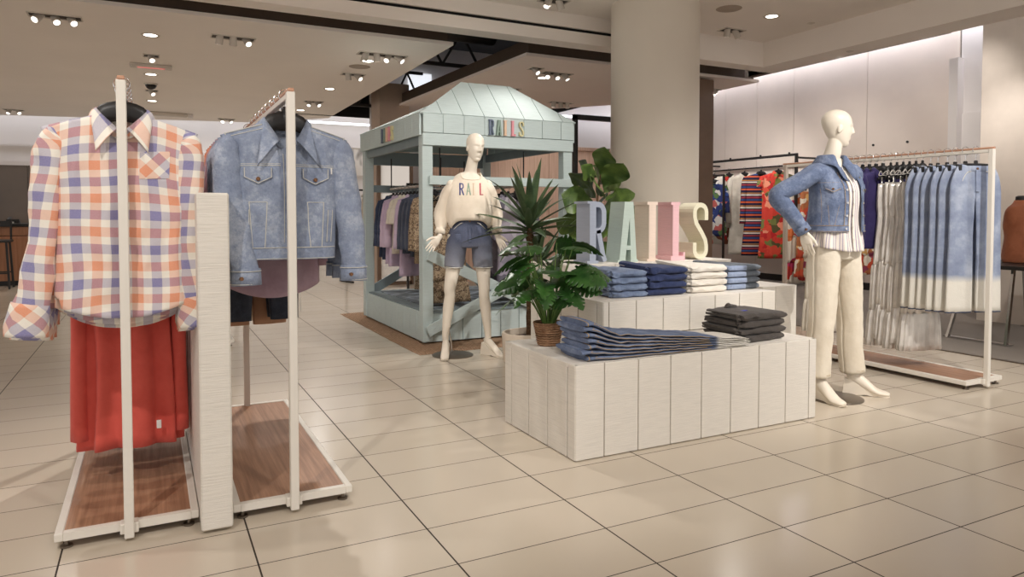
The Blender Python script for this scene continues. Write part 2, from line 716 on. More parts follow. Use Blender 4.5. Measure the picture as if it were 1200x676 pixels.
wall_panels('wall_right', XR, [5.92 + .0, 7.32, 8.72, 9.55, 10.35, 11.75, 13.0], .12, 3.95, M['wall'])
b = MB(); b.span((XR - .015, 6.3, 0), (XR + .02, 13, .12)); struct(b.build('baseboard_right', M['black_metal'], smooth=False))
b = MB(); b.span((XR, 2.0, 0), (XR + .1, 5.9, 3.95)); b.span((XR - .03, 5.0, 0), (XR, 5.86, 2.55)); struct(b.build('wall_right_recess', M['wall_white'], smooth=False))
b = MB(); b.span((XR - .14, 5.86, 0), (XR, 5.98, 3.3)); struct(b.build('trim_4', M['wall_white'], smooth=False))
b = MB(); b.span((7.30, -4, 3.93), (10.1, 13, 4.0)); struct(b.build('ceiling_cove', M['ceiling'], smooth=False))
# pier at the far right and the slatted wall beside it
b = MB(); b.span((8.2, 4.02, 0), (8.9, 4.66, 3.9)); struct(b.build('pillar_right', M['pier'], smooth=False))
b = MB(); b.span((8.16, 3.86, 0), (8.9, 4.02, 3.9)); struct(b.build('trim_5', M['wall_white'], smooth=False))
b = MB(); b.span((8.5, 1.5, 0), (8.7, 3.86, 3.9)); struct(b.build('wall_slatted', m_slats(), smooth=False))
# back walls
b = MB(); b.span((3.7, 13.0, 0), (10.0, 13.1, 4.4)); struct(b.build('wall_back', M['wall_white'], smooth=False))
b = MB()
for i in range(8):
    x = 4.2 + i * .6
    b.span((x + .004, 11.4, 0), (x + .596, 11.47, 2.38))
b.span((4.2, 11.43, 0), (9.0, 11.5, 2.38), 1)
b.span((4.15, 11.33, 2.38), (9.05, 11.5, 2.44), 0)
struct(b.build('wall_timber', [M['wood_wall'], M['groove']], smooth=False))
b = MB(); b.span((-9, 16.5, 0), (-2.0, 16.6, 3.6)); b.span((-1.55, 16.5, 0), (6.5, 16.6, 3.6)); b.span((-2.0, 16.5, 2.15), (-1.55, 16.6, 3.6)); struct(b.build('wall_far', M['wall_white'], smooth=False))
b = MB(); b.span((-2.9, 16.44, 2.12), (-1.5, 16.5, 2.2)); b.span((-1.6, 16.44, 0), (-1.5, 16.5, 2.12)); b.span((-2.9, 16.44, 2.5), (-1.5, 16.48, 2.53)); struct(b.build('trim_6', M['wall_white'], smooth=False))
b = MB(); b.span((-2.9, 16.46, 0), (-2.08, 16.49, 2.12)); b.span((-2.07, 16.46, 0), (-1.6, 16.49, 2.12)); struct(b.build('door_1', M['glass_dark'], smooth=False))
b = MB(); b.span((3.42, 11.5, 0), (3.93, 12.0, 3.36)); struct(b.build('pillar_back', plain('pier_taupe', (186, 164, 146), .7, var=.03), smooth=False))
# round column and the brown panel behind it
b = MB(); b.lathe([(.445, 0), (.445, 3.3)], (4.63, 5.85, 0), 64); struct(b.build('column', M['column'], angle=180))
b = MB(); b.span((6.28, 7.3, 0), (6.78, 7.62, 2.98), 0, .01); struct(b.build('pillar_brown', M['brown_panel'], smooth=False))
# ------------------------------------------------------------------ ceiling fixtures
CAMP = Vector((0, 0, 1.18))


def downlight(x, y, z, label, group=None):
    t = thing('ceiling_downlight', label, 'ceiling light', (x, y, z), 0, group)
    b = MB(); b.lathe([(.062, -.004), (.085, -.008), (.09, -.004), (.09, .0), (.062, .0)], n=28); b.build('trim_ring', M['fixture'], t)
    b = MB(); b.lathe([(.001, -.003), (.064, -.003)], n=24); b.build('lens', M['lamp_on'], t)
    return t


def head(b, c, d):
    """one gimbal spot can at c pointing along d; returns lens centre"""
    d = Vector(d).normalized()
    c = Vector(c)
    R = d.to_track_quat('Z', 'Y').to_matrix()
    b.tube([c - d * .05, c - d * .045, c + d * .055, c + d * .06], [.024, .034, .038, .038], 16, ref=(.3, 1, .2))
    return c + d * .061, R


def multi_spot(x, y, z, n, label, group=None, rz=0.0, aims=None, seed=0):
    """recessed slot with n gimbal spot heads"""
    t = thing('multi_spotlight', label, 'spotlight', (x, y, z), rz, group)
    w = .13 * n + .03
    b = MB()
    for sx in (-1, 1):
        b.box((sx * w / 2, 0, -.004), (.012, .16, .012))
        b.box((0, sx * .076, -.004), (w, .012, .012))
    b.build('frame', M['fixture'], t, smooth=False)
    b = MB(); b.box((0, 0, -.0005), (w - .01, .15, .004)); b.build('recess', M['fixture_dark'], t, smooth=False)
    r = random.Random(seed)
    for i in range(n):
        d = (aims[i] if aims else (r.uniform(-.6, .6), r.uniform(-1.1, -.3), -1))
        b = MB()
        c, R = head(b, ((i - (n - 1) / 2) * .13, 0, -.022), d)
        h = b.build('spot_head', M['fixture'], t)
        b = MB()
        b.lathe([(.001, 0), (.028, 0)], n=20)
        b.v = [tuple(c + R @ Vector(p)) for p in b.v]
        b.build('lens', M['spot_on'], h)
    return t


G = 'recessed multi-head spotlights'
multi_spot(-.74, 7.78, ZC, 3, 'three-head recessed spotlight at the top left of the left ceiling', aims=[(-.7, -1, -1), (.4, -1, -1.2), (.5, -1, -1)])
multi_spot(.80, 7.88, ZC, 3, 'three-head recessed spotlight above the space between both garment racks', aims=[(-.1, .3, -1), (0, .4, -1), (.4, -1, -1)])
multi_spot(2.40, 7.95, ZC, 4, 'four-head recessed spotlight near the right edge of the left ceiling', aims=[(-.2, .4, -1), (.2, .2, -1), (-.6, -.6, -1), (.8, -.8, -1)])
multi_spot(2.39, 9.22, ZC, 2, 'two-head recessed spotlight behind the round ceiling speaker', aims=[(.2, .3, -1), (.6, -.9, -1)])
multi_spot(2.39, 11.73, ZC, 2, 'two-head recessed spotlight above the denim jacket collar', aims=[(-.3, -.6, -1), (.5, -.9, -1)])
multi_spot(-2.07, 15.0, ZC, 2, 'two-head recessed spotlight over the service counter', aims=[(-.3, -.6, -1), (.5, -.9, -1)])
multi_spot(1.34, 14.6, ZC, 2, 'two-head recessed spotlight at the far edge of the left ceiling', aims=[(-.3, -.9, -1), (.5, -.9, -1)])
multi_spot(.05, 9.19, ZC, 1, 'single-head recessed spotlight just before the exit sign', aims=[(.2, -.9, -1)])
multi_spot(.06, 11.75, ZC, 1, 'single-head recessed spotlight behind the black camera dome', aims=[(.5, -.9, -1)])
multi_spot(4.72, 7.97, ZC, 3, 'three-head recessed spotlight above the pergola roof', aims=[(-.5, -.8, -1), (-.1, -.8, -1), (.4, -.5, -1)])
multi_spot(6.0, 10.0, ZC, 3, 'three-head recessed spotlight beside the round column', aims=[(-.1, .2, -1), (.2, .2, -1), (.2, .4, -1)])
multi_spot(4.32, 7.81, ZC, 1, 'single spotlight head at the peak of the pergola roof', aims=[(.3, -.9, -1)])
multi_spot(4.69, 9.24, ZC, 2, 'two-head recessed spotlight partly hidden behind the pergola roof', aims=[(-.5, -.9, -1), (.2, -.9, -1)])
multi_spot(7.3, 7.95, ZC, 2, 'two-head recessed spotlight over the printed tops', aims=[(.7, -.3, -1), (.7, -.6, -1)])
multi_spot(3.61, 6.15, ZH, 2, 'two-head spotlight in the high ceiling left of the round column', aims=[(-.5, -.1, -1), (.5, .2, -1)])
multi_spot(6.01, 6.2, ZH, 2, 'two-head spotlight in the high ceiling right of the round column', aims=[(.1, .3, -1), (.8, .1, -1)])
for x, y, z, l in [(.04, 8.15, ZC, 'round downlight above the plaid shirt, nearest of its row'), (.05, 10.41, ZC, 'round downlight right behind the exit sign'),
                   (.07, 12.82, ZC, 'round downlight behind the black camera dome, farthest of its row'), (2.36, 10.43, ZC, 'round downlight left of the two-head spotlight by the ceiling speaker'),
                   (2.38, 12.78, ZC, 'round downlight directly above the denim jacket rack post'), (2.34, 8.34, ZC, 'round downlight touching the four-head spotlight'),
                   (4.70, 8.3, ZC, 'round downlight beneath the three-head spotlight above the pergola'), (5.97, 5.57, ZH, 'bright round downlight in the high ceiling right of the column')]:
    downlight(x, y, z, l)
for x, y, z, l in [(2.34, 8.71, ZC, 'flat round grey speaker in the left ceiling'), (5.36, 5.57, ZH, 'flat round grey speaker in the high ceiling')]:
    b = MB(); b.lathe([(.001, -.006), (.12, -.006), (.13, -.002), (.13, 0)], n=36)
    tag(b.build('ceiling_speaker', plain('speaker_grille', (176, 162, 148), .8, bump=.3, bscale=500), loc=(x, y, z)), l, 'speaker')
for x, y, z, l in [(6.57, 5.57, ZH, 'small round sprinkler cover in the high ceiling'), (7.0, 5.4, ZC, 'small oval sprinkler cover on the right soffit')]:
    b = MB(); b.lathe([(.001, -.008), (.03, -.008), (.042, -.003), (.042, 0)], n=20)
    tag(b.build('ceiling_sprinkler', M['fixture'], loc=(x, y, z)), l, 'sprinkler')
# exit sign plate (red side lit), smoke dome
t = thing('exit_sign', 'shallow ceiling-mounted sign box with a red glow on its face', 'sign', (.05, 9.76, ZC))
b = MB(); b.box((0, 0, -.02), (.46, .14, .04), bev=.008); b.build('housing', M['fixture'], t)
b = MB(); b.box((0, -.012, -.042), (.30, .07, .006)); b.build('panel', emit('exit_red', (196, 116, 108), .55), t, smooth=False)
t = thing('ceiling_camera', 'black dome security camera on the left ceiling', 'camera', (.05, 11.16, ZC))
b = MB(); b.lathe([(.075, -.02), (.09, -.015), (.09, 0)], n=28); b.build('base', M['fixture'], t)
b = MB(); b.lathe([(.001, -.085), (.03, -.08), (.055, -.062), (.072, -.035), (.075, -.018)], n=28); b.build('dome', plain('dome_black', (14, 13, 13), .1), t)
t = thing('ceiling_emergency_lamp', 'long white emergency light on the ceiling above the plaid collar', 'light', (.3, 14.2, ZC))
b = MB(); b.box((0, 0, -.03), (.7, .16, .06), bev=.015); b.build('housing', M['fixture'], t)
b = MB(); b.tube([(.36, 0, -.03), (.44, 0, -.03)], .05, 14, ref=(0, 0, 1)); b.build('lamp_head', M['wall_white'], t)

# ------------------------------------------------------------------ light sources at those fixtures, with one spot added for the pier
WARM = (1.0, .955, .905)


def spot(x, y, z, tx, ty, tz, w, ang=70, blend=.7, r=.05, col=WARM):
    l = bpy.data.lights.new('spot_light', 'SPOT')
    l.energy = w; l.spot_size = radians(ang); l.spot_blend = blend; l.shadow_soft_size = r; l.color = col
    o = bpy.data.objects.new('spot_light', l)
    COL.objects.link(o)
    o.location = (x, y, z)
    o.rotation_euler = (Vector((tx, ty, tz)) - Vector((x, y, z))).to_track_quat('-Z', 'Y').to_euler()
    return o


def area(x, y, z, sx, sy, w, rot=(0, 0, 0), col=WARM):
    l = bpy.data.lights.new('area_light', 'AREA')
    l.shape = 'RECTANGLE'; l.size = sx; l.size_y = sy; l.energy = w; l.color = col
    o = bpy.data.objects.new('area_light', l)
    COL.objects.link(o)
    o.location = (x, y, z); o.rotation_euler = rot
    return o


KW = .84
# downlights of the visible rows
for x, y, z in [(.04, 8.15, ZC), (.05, 10.41, ZC), (.07, 12.82, ZC), (2.36, 10.43, ZC), (2.38, 12.78, ZC), (2.34, 8.34, ZC), (4.70, 8.3, ZC), (5.97, 5.57, ZH)]:
    spot(x, y, z - .02, x, y, 0, 70 * KW, 110, 1.0, .06)
# unseen soffit spot added to brighten the right pier, and heads of the high ceiling aisle (same rows continue over and behind the photographer)
for (x, y), (tx, ty, tz), w in [((3.61, 6.1), (2.4, 5.4, .9), 60), ((3.61, 6.1), (4.2, 3.0, .9), 60), ((6.0, 6.1), (5.2, 3.6, .8), 60), ((7.0, 3.4), (8.3, 4.3, 1.6), 110),
                                ((1.2, .6), (2.6, 3.2, .4), 120), ((1.2, .6), (.2, 3.1, .9), 85), ((3.6, .6), (2.6, 3.2, .5), 110), ((3.6, .6), (4.2, 3.2, .9), 130),
                                ((6.0, .6), (5.0, 3.4, .9), 120), ((1.2, 3.4), (2.3, 5.8, 1.0), 150), ((3.6, 3.3), (3.2, 4.4, .8), 80), ((3.6, 3.3), (2.8, 6.0, 1.5), 170),
                                ((6.0, 3.3), (4.9, 3.6, .6), 70), ((3.6, .6), (5.0, 3.4, .9), 140), ((-1.2, 3.4), (-.1, 3.0, .8), 70), ((-1.2, .6), (-.1, 2.9, .9), 90), ((-1.2, .6), (.5, 3.0, 1.0), 70),
                                ((1.2, 6.1), (.2, 3.6, .6), 130), ((1.2, 6.1), (.6, 3.9, .6), 110), ((3.6, .6), (4.4, 3.2, 1.2), 60)]:
    spot(x, y, (ZH if x < 6.8 else ZC) - .03, tx, ty, tz, w * KW, 62, .8, .03)
# heads of the lower ceilings
for (x, y), (tx, ty, tz), w in [((-.74, 7.78), (-.1, 4, .6), 80), ((.8, 7.88), (.6, 4.6, .6), 80), ((2.4, 7.95), (2.5, 6.6, 1), 50), ((2.39, 11.7), (2.6, 9.5, .6), 70), ((4.72, 7.97), (3.3, 7.2, 1.0), 60),
                                ((4.72, 7.97), (4.6, 10.8, 1.4), 90), ((6.0, 9.4), (6.6, 11.3, 1.4), 70), ((7.3, 7.95), (9.6, 9.2, 1.2), 110), ((1.34, 14.3), (1.0, 16.4, 1.4), 80), ((7.0, 5.6), (9.9, 6.6, 1.7), 80), ((7.0, 4.6), (9.9, 5.2, 1.7), 45), ((7.35, 7.5), (9.9, 7.9, 1.7), 80), ((7.35, 8.8), (9.9, 9.6, 1.7), 80), ((-2.07, 14.6), (-2, 14, .8), 60)]:
    spot(x, y, ZC - .06, tx, ty, tz, w * KW, 72, .8, .05)
# cove strips (real lamp strips behind the channels)
b = MB(); b.span((9.62, 6.0, 3.90), (9.74, 12.9, 3.925)); tag(b.build('cove_lamp', M['cove_on'], smooth=False), 'white strip lamp washing the linen wall from its top', 'strip lamp')
b = MB(); b.span((9.62, 3.9, 3.90), (9.74, 5.9, 3.925)); tag(b.build('cove_lamp', M['cove_on'], smooth=False), 'white strip lamp washing the bare recess at the far right', 'strip lamp')
b = MB(); b.span((-9, 16.05, 3.22), (6, 16.2, 3.25)); tag(b.build('cove_lamp', M['cove_soft'], smooth=False), 'white strip lamp washing the far left wall', 'strip lamp')
b = MB(); b.span((4.0, 12.75, 3.22), (9.5, 12.85, 3.25)); tag(b.build('cove_lamp', M['cove_soft'], smooth=False), 'white strip lamp washing the wall above the timber panelling', 'strip lamp')
# the rest of the lit store beyond the frame
w = bpy.data.worlds.new('world'); SC.world = w
w.use_nodes = True
w.node_tree.nodes['Background'].inputs[0].default_value = (1.0, .965, .93, 1)
w.node_tree.nodes['Background'].inputs[1].default_value = WORLD
# ------------------------------------------------------------------ garment racks
def garment_rack(x, y0, x0, x1, y1, H, label, group=None, peg=0):
    """goalpost rack along y: two square posts, rail with a wooden cap, floor frame with a timber base"""
    t = thing('garment_rack', label, 'clothes rack', (x, y0, 0), 0, group)
    L = y1 - y0
    for py, m in ((0, M['white_metal']), (L - .03, M['grey_post'])):
        b = MB(); b.span((-.016, py - .016, .012), (.016, py + .016, H - .002), 0, .003); b.build('post', m, t, angle=30)
    b = MB(); b.span((-.011, .0, H - .026), (.011, L, H - .002), 0, .003); b.build('rail', M['white_metal'], t, angle=30)
    b = MB(); b.span((-.012, -.017, H - .002), (.012, L, H + .012), 0, .003); b.build('rail_cap', M['wood_cap'], t, angle=30)
    b = MB()
    w = .028
    b.span((x0 - x, .02, .03), (x0 - x + w, L, .06), 0, .003); b.span((x1 - x - w, .02, .03), (x1 - x, L, .06), 0, .003)
    b.span((x0 - x + w, .0205, .0305), (x1 - x - w, .02 + w, .0595)); b.span((x0 - x + w, L - w, .0305), (x1 - x - w, L - .0005, .0595))
    b.span((-.03, .0, .024), (.03, .05, .062), 0, .003)
    b.build('base_frame', M['white_metal'], t, angle=30)
    b = MB(); b.span((x0 - x + w, .02 + w, .034), (x1 - x - w, L - w, .056)); b.build('base_board', M['wood_base'], t, smooth=False)
    for fx in (x0 - x + .035, x1 - x - .035):
        for fy in (.045, L - .04):
            b = MB(); b.lathe([(.001, 0), (.02, .001), (.02, .008), (.007, .010), (.007, .030)], (fx, fy, 0), 14); b.build('foot', M['steel'], t)
    return t


HR = 1.655
RACK_L = (-.082, 2.88)
RACK_M = (.495, 2.86)
RACK_R = (5.045, 2.79)
garment_rack(-.082, 2.88, -.315, .15, 4.44, HR, 'white goalpost rack at far left holding plaid shirts, timber base')
garment_rack(.495, 2.86, .27, .73, 4.42, HR, 'white goalpost rack holding the denim jackets, timber base')
garment_rack(5.045, 2.79, 4.85, 5.265, 4.55, 1.62, 'white goalpost rack on the right with dip-dyed jeans and silver dresses')
garment_rack(.42, 6.75, .12, .66, 8.3, HR, 'white goalpost rack farther back, its base seen past the denim rack post')
# textured white fin panel between the two near racks
b = MB(); b.span((.153, 2.80, .012), (.262, 4.06, 1.257), 0, .006)
t = b.build('textured_divider', m_sawn('fin_board', (232, 226, 216), strength=.45), angle=30)
tag(t, 'thick white textured panel standing between the two near racks', 'divider')


# ------------------------------------------------------------------ planked plinths
def planks(b, a, c, axis, edges, d, face, z0, z1, th=.022, g=.006):
    """vertical boards on a face; edges are board limits along axis, d the face position"""
    for p, q in zip(edges, edges[1:]):
        if axis == 'x':
            b.span((p + g / 2, d, z0), (q - g / 2, d + th * face, z1), 0, .002)
        else:
            b.span((d, p + g * .8, z0), (d + th * face, q - g * .8, z1), 0, .002)


def plinth(name, label, x0, x1, y0, y1, z0, z1, ex, ey, top_groove=True):
    t = thing(name, label, 'display plinth', ((x0 + x1) / 2, y0, z0))
    ox, oy, oz = (x0 + x1) / 2, y0, z0
    b = MB()
    th = .022
    X = lambda v: v - ox
    e = [X(v) for v in ex]
    planks(b, None, None, 'x', e, 0, 1, .004, z1 - oz - .001)
    b.build('front_boards', M['board'], t, smooth=False)
    b = MB(); planks(b, None, None, 'x', e, y1 - oy, -1, .004, z1 - oz - .001); b.build('back_boards', M['board'], t, smooth=False)
    ee = [v - oy for v in ey]
    b = MB(); planks(b, None, None, 'y', ee, X(x0), 1, .004, z1 - oz - .001); b.build('side_boards', M['board'], t, smooth=False)
    b = MB(); planks(b, None, None, 'y', ee, X(x1), -1, .004, z1 - oz - .001); b.build('side_boards', M['board'], t, smooth=False)
    b = MB()
    for p, q in zip(e, e[1:]):
        b.span((p + .0015, .0235, z1 - oz - .02), (q - .0015, y1 - oy - .0235, z1 - oz))
    b.build('top_boards', M['boardx'], t, smooth=False)
    b = MB(); b.span((X(x0) + .024, .024, .002), (X(x1) - .024, y1 - oy - .024, z1 - oz - .021)); b.build('carcass', M['groove'], t, smooth=False)
    return t


PZ1, PZ2, PZ3 = .462, .675, .842
plinth('display_plinth', 'low white boarded plinth in front, holding jeans and the basket plant', 1.783, 3.425, 2.83, 3.58, 0, PZ1,
       [1.783, 1.95, 2.153, 2.357, 2.562, 2.766, 2.972, 3.178, 3.365, 3.425], [2.83, 2.905, 3.1, 3.298, 3.5, 3.58])
plinth('display_plinth', 'middle white boarded plinth carrying the row of folded jeans stacks', 2.31, 3.68, 3.37, 3.995, PZ1 + .002, PZ2,
       [2.31, 2.35, 2.545, 2.745, 2.95, 3.155, 3.36, 3.56, 3.68], [3.37, 3.44, 3.64, 3.84, 3.995])
plinth('display_plinth', 'tallest white boarded plinth at the back carrying five pastel letters', 2.45, 3.90, 4.0, 4.5, 0, PZ3,
       [2.45, 2.64, 2.84, 3.04, 3.24, 3.44, 3.64, 3.90], [4.0, 4.2, 4.4, 4.5])
plinth('display_plinth', 'shaded white plinth at the right end behind the middle plinth', 3.93, 4.28, 3.72, 4.2, 0, .655,
       [3.93, 4.06, 4.28], [3.72, 3.95, 4.2])


# ------------------------------------------------------------------ pastel letters (also used small on the pergola and the sweater)
def arc(cx, cz, rx, rz, a0, a1, n=14):
    return [(cx + rx * cos(radians(lerp(a0, a1, i / n))), cz + rz * sin(radians(lerp(a0, a1, i / n)))) for i in range(n + 1)]


def letter_shapes(ch, b, h, d0, d1, fr):
    """condensed slab letters; unit: height h, origin bottom left; returns the width"""
    k = h / .42
    S = lambda pts: [(x * k, z * k) for x, z in pts]
    cnt = [0]

    def R4(x0, z0, x1, z1):
        cnt[0] += 1
        e = .0007 * cnt[0]
        b.prism(S([(x0, z0), (x1, z0), (x1, z1 + e), (x0, z1 + e)]), d0 - (d1 - d0) * .004 * cnt[0], d1 + (d1 - d0) * .004 * cnt[0], fr)
    if ch == 'R':
        R4(.015, 0, .065, .42); R4(-.005, .405, .068, .42); R4(-.005, 0, .085, .015)
        b.ribbon(S([(.06, .40)] + arc(.085, .34, .045, .06, 90, 0, 8) + arc(.085, .28, .045, .06, 0, -90, 8) + [(.06, .22)]), .036 * k, d0, d1, fr)
        b.ribbon(S([(.085, .225), (.105, .14), (.122, .06), (.142, .012)]), [.036 * k, .036 * k, .036 * k, .03 * k], d0, d1, fr)
        return .15 * k
    if ch == 'A':
        b.prism(S([(.0, 0), (.05, 0), (.088, .31), (.088, .42), (.045, .42)]), d0, d1, fr)
        b.prism(S([(.10, 0), (.150, 0), (.118, .42), (.088, .42), (.088, .31)]), d0, d1, fr)
        R4(.06, .085, .115, .115); R4(-.012, 0, .055, .015); R4(.095, 0, .158, .015)
        return .155 * k
    if ch == 'I':
        R4(.012, 0, .072, .42); R4(-.004, .40, .088, .42); R4(-.004, 0, .088, .015)
        return .085 * k
    if ch == 'L':
        R4(.012, 0, .068, .42); R4(-.004, .40, .078, .42); R4(-.004, 0, .125, .03); R4(.108, .03, .125, .055)
        return .12 * k
    if ch == 'S':
        P = [(.14, .29), (.14, .34)] + arc(.085, .35, .055, .052, 0, 180, 10) + [(.03, .315), (.042, .27), (.095, .20), (.13, .145), (.14, .10)] + \
            arc(.085, .07, .055, .052, 0, -180, 10) + [(.03, .125)]
        b.ribbon(S(P), .034 * k, d0, d1, fr)
        return .145 * k


LCOL = [('R', (172, 180, 196), 'blue-grey'), ('A', (200, 216, 206), 'mint green'), ('I', (240, 220, 204), 'peach'), ('L', (238, 194, 198), 'pink'), ('S', (232, 226, 200), 'cream')]
M['letters'] = [m_sawn('letter_' + n.replace(' ', '_'), c, strength=.2) for _, c, n in LCOL]
lx = [2.655, 2.915, 3.16, 3.375, 3.565]
words_ = ['tall blue-grey letter R beside the fig plant on the back plinth', 'tall mint green letter A, second letter on the back plinth', 'tall peach letter I, middle letter on the back plinth',
          'tall pink letter L, fourth letter on the back plinth', 'tall cream letter S, last letter on the back plinth']
for (ch, c, nm), x, mt, lb in zip(LCOL, lx, M['letters'], words_):
    b = MB()
    letter_shapes(ch, b, .424, 0, .17, lambda a, z, d: (a, d, z))
    tag(b.build('letter_block', mt, smooth=False, loc=(x, 4.06, PZ3 + .001)), lb, 'letter', 'free-standing pastel letters')


# ------------------------------------------------------------------ pergola
def pergola():
    X0, X1, Y0, Y1 = 2.17, 3.735, 6.0, 7.98
    t = thing('pergola', 'sage green wooden pergola with hipped boarded roof and raised deck', 'pergola', (X0, Y0, .02))
    W, D = X1 - X0, Y1 - Y0
    g, gd = M['green'], M['green_dark']
    for px in (.0, W - .10):
        for py in (0, D - .10):
            b = MB(); b.span((px, py, .012), (px + .10, py + .10, 1.88), 0, .004); b.build('post', g, t, angle=30)
    # deck
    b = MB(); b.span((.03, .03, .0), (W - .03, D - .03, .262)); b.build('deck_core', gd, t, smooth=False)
    n, m = 8, 10
    for y0, y1 in ((.012, .034), (D - .034, D - .012)):
        b = MB()
        for i in range(n):
            b.span((W * i / n + .003, y0, .006), (W * (i + 1) / n - .003, y1, .27), 0, .002)
        b.build('deck_skirt', g, t, smooth=False)
    for x0, x1 in ((.012, .034), (W - .034, W - .012)):
        b = MB()
        for i in range(m):
            b.span((x0, D * i / m + .003, .006), (x1, D * (i + 1) / m - .003, .27), 0, .002)
        b.build('deck_skirt', g, t, smooth=False)
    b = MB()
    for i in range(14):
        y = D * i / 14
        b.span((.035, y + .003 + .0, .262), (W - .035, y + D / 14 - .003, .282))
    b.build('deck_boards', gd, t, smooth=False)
    # head beams, rails
    b = MB()
    b.span((.0, -.018, 1.775), (W, .0, 1.885), 0, .003); b.span((.1, .01, 1.775), (W - .1, .05, 1.885))
    b.build('front_beam', g, t, smooth=False)
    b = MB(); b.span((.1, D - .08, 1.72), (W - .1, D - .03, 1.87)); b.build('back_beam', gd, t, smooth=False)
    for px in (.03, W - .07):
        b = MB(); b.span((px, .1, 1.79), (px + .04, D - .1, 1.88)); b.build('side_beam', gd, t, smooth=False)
    b = MB(); b.span((.06, -.03, 1.425), (W + .0, -.003, 1.505), 0, .003)
    for q in (.09, .11):
        for z in (1.445, 1.485):
            b.tube([(q, -.034, z), (q, -.02, z)], .004, 8, ref=(0, 0, 1))
    b.build('front_rail', g, t, smooth=False)
    b = MB(); b.span((.08, D - .07, 1.41), (W - .08, D - .03, 1.49)); b.build('back_rail', gd, t, smooth=False)
    # cross braces
    for a, c, y in (((.03, .11), (W - .05, .78), -.03), ((.05, .80), (W - .03, .09), -.008)):
        b = MB(); b.bar((a[0], y - .012, a[1]), (c[0], y - .012, c[1]), .022, .1, up=(0, 0, 1), bev=.003)
        for q in (.06, .075):
            b.tube([(a[0] + q, y - .03, a[1] + q * .43), (a[0] + q, y - .01, a[1] + q * .43)], .004, 8, ref=(0, 0, 1))
        b.build('cross_brace', g, t, smooth=False)
    b = MB(); b.bar((.1, D - .05, .3), (W * .62, D - .05, .78), .03, .1); b.build('back_brace', gd, t, smooth=False)
    b = MB(); b.bar((W * .62, D - .05, .78), (W - .1, D - .05, .3), .03, .1); b.build('back_brace', gd, t, smooth=False)
    # fascia boards
    b = MB()
    ex = [0, .19, .395, .60, .795, 1.01, 1.21, 1.42, W]
    for p, q in zip(ex, ex[1:]):
        b.span((p + .002, -.026, 1.888), (q - .002, -.004, 2.055), 0, .002)
    b.build('front_fascia', g, t, smooth=False)
    b = MB(); b.span((.002, D + .004, 1.888), (W - .002, D + .026, 2.055)); b.build('back_fascia', g, t, smooth=False)
    for xx in (-.026, W + .004):
        b = MB()
        for i in range(10):
            b.span((xx, D * i / 10 + .002, 1.865), (xx + .022, D * (i + 1) / 10 - .002, 2.055), 0, .002)
        b.build('side_fascia', g, t, smooth=False)
    # hipped roof, boards running up each slope
    A, B, Cc, Dd = V(-.02, -.02, 2.05), V(W + .02, -.02, 2.05), V(W + .02, D + .02, 2.05), V(-.02, D + .02, 2.05)
    E, F, G, H = V(.52, .36, 2.42), V(1.05, .36, 2.42), V(.98, 1.02, 2.425), V(.76, 1.02, 2.425)
    b = MB()

    def slope(P0, P1, Q1, Q0, cuts):
        """P0P1 eave, Q0Q1 ridge; boards with open joints, each clipped against the hips"""
        nrm = (P1 - P0).cross(Q0 - P0).normalized()
        u = (P1 - P0).normalized(); L = (P1 - P0).length
        up = (Q0 - P0) - u * (Q0 - P0).dot(u); Hh = up.length; up.normalize()
        a0, a1 = (Q0 - P0).dot(u), (Q1 - P0).dot(u)

        def top(s):
            r = 1.0
            if s < a0: r = s / a0
            if s > a1: r = min(r, (L - s) / max(L - a1, 1e-6))
            return max(0, r) * Hh
        for c0, c1 in zip(cuts, cuts[1:]):
            s0, s1 = c0 * L + .003, c1 * L - .003
            ss = sorted([s0, s1] + [q for q in (a0, a1) if s0 < q < s1])
            poly = [(s0, 0), (s1, 0)] + [(q, top(q)) for q in ss[::-1]]
            b.prism(poly, 0, .016, lambda x, y, d: P0 + u * x + up * y - nrm * d * (-1))
    slope(A, B, F, E, [q / W for q in ex])
    slope(D and Dd, A, E, H, [i / 10 for i in range(11)])
    slope(B, Cc, G, F, [i / 10 for i in range(11)])
    slope(Cc, Dd, H, G, [q / W for q in ex])
    b.add([E, F, G, H], [(0, 1, 2, 3)])
    b.add([A - V(0, 0, .01), B - V(0, 0, .01), Cc - V(0, 0, .01), Dd - V(0, 0, .01)], [(3, 2, 1, 0)])
    b.build('roof', g, t, smooth=False)
    # lettering on the front and left fascia
    small = [plain('sign_' + n.replace(' ', '_'), c, .5) for (_, c, n) in [('', (96, 108, 128), 'slate'), ('', (132, 152, 140), 'sage'), ('', (226, 190, 160), 'peach'), ('', (226, 150, 160), 'pink'), ('', (216, 206, 160), 'cream')]]
    x = .635
    for (ch, _, nm), mt in zip(LCOL, small):
        b = MB(); w = letter_shapes(ch, b, .142, 0, .022, lambda a, z, d: (x + a, -.05 + d, 1.893 + z))
        q = b.build('sign_letter', mt, t, smooth=False); q['label'] = nm + ' raised letter ' + ch + ' on the fascia'
        x += .078
    y = 1.10
    for (ch, _, nm), mt in zip(LCOL, small):
        b = MB(); w = letter_shapes(ch, b, .142, 0, .022, lambda a, z, d: (-.05 + d, y - a, 1.885 + z))
        q = b.build('sign_letter', mt, t, smooth=False); q['label'] = nm + ' raised letter ' + ch + ' on the side fascia'
        y -= .078
    return t


pergola()


def m_cloud():
    t = NT('cloud_print')
    f = t.noise(t.mapped((1.3, 3.2, 1)), 2.1, 3, .5)
    t.col(t.ramp(f, [(.40, srgb(92, 100, 106)), (.5, srgb(120, 130, 136)), (.56, srgb(176, 190, 204)), (.62, srgb(108, 116, 122))], 'EASE'))
    t.set(rough=.85)
    return t.m


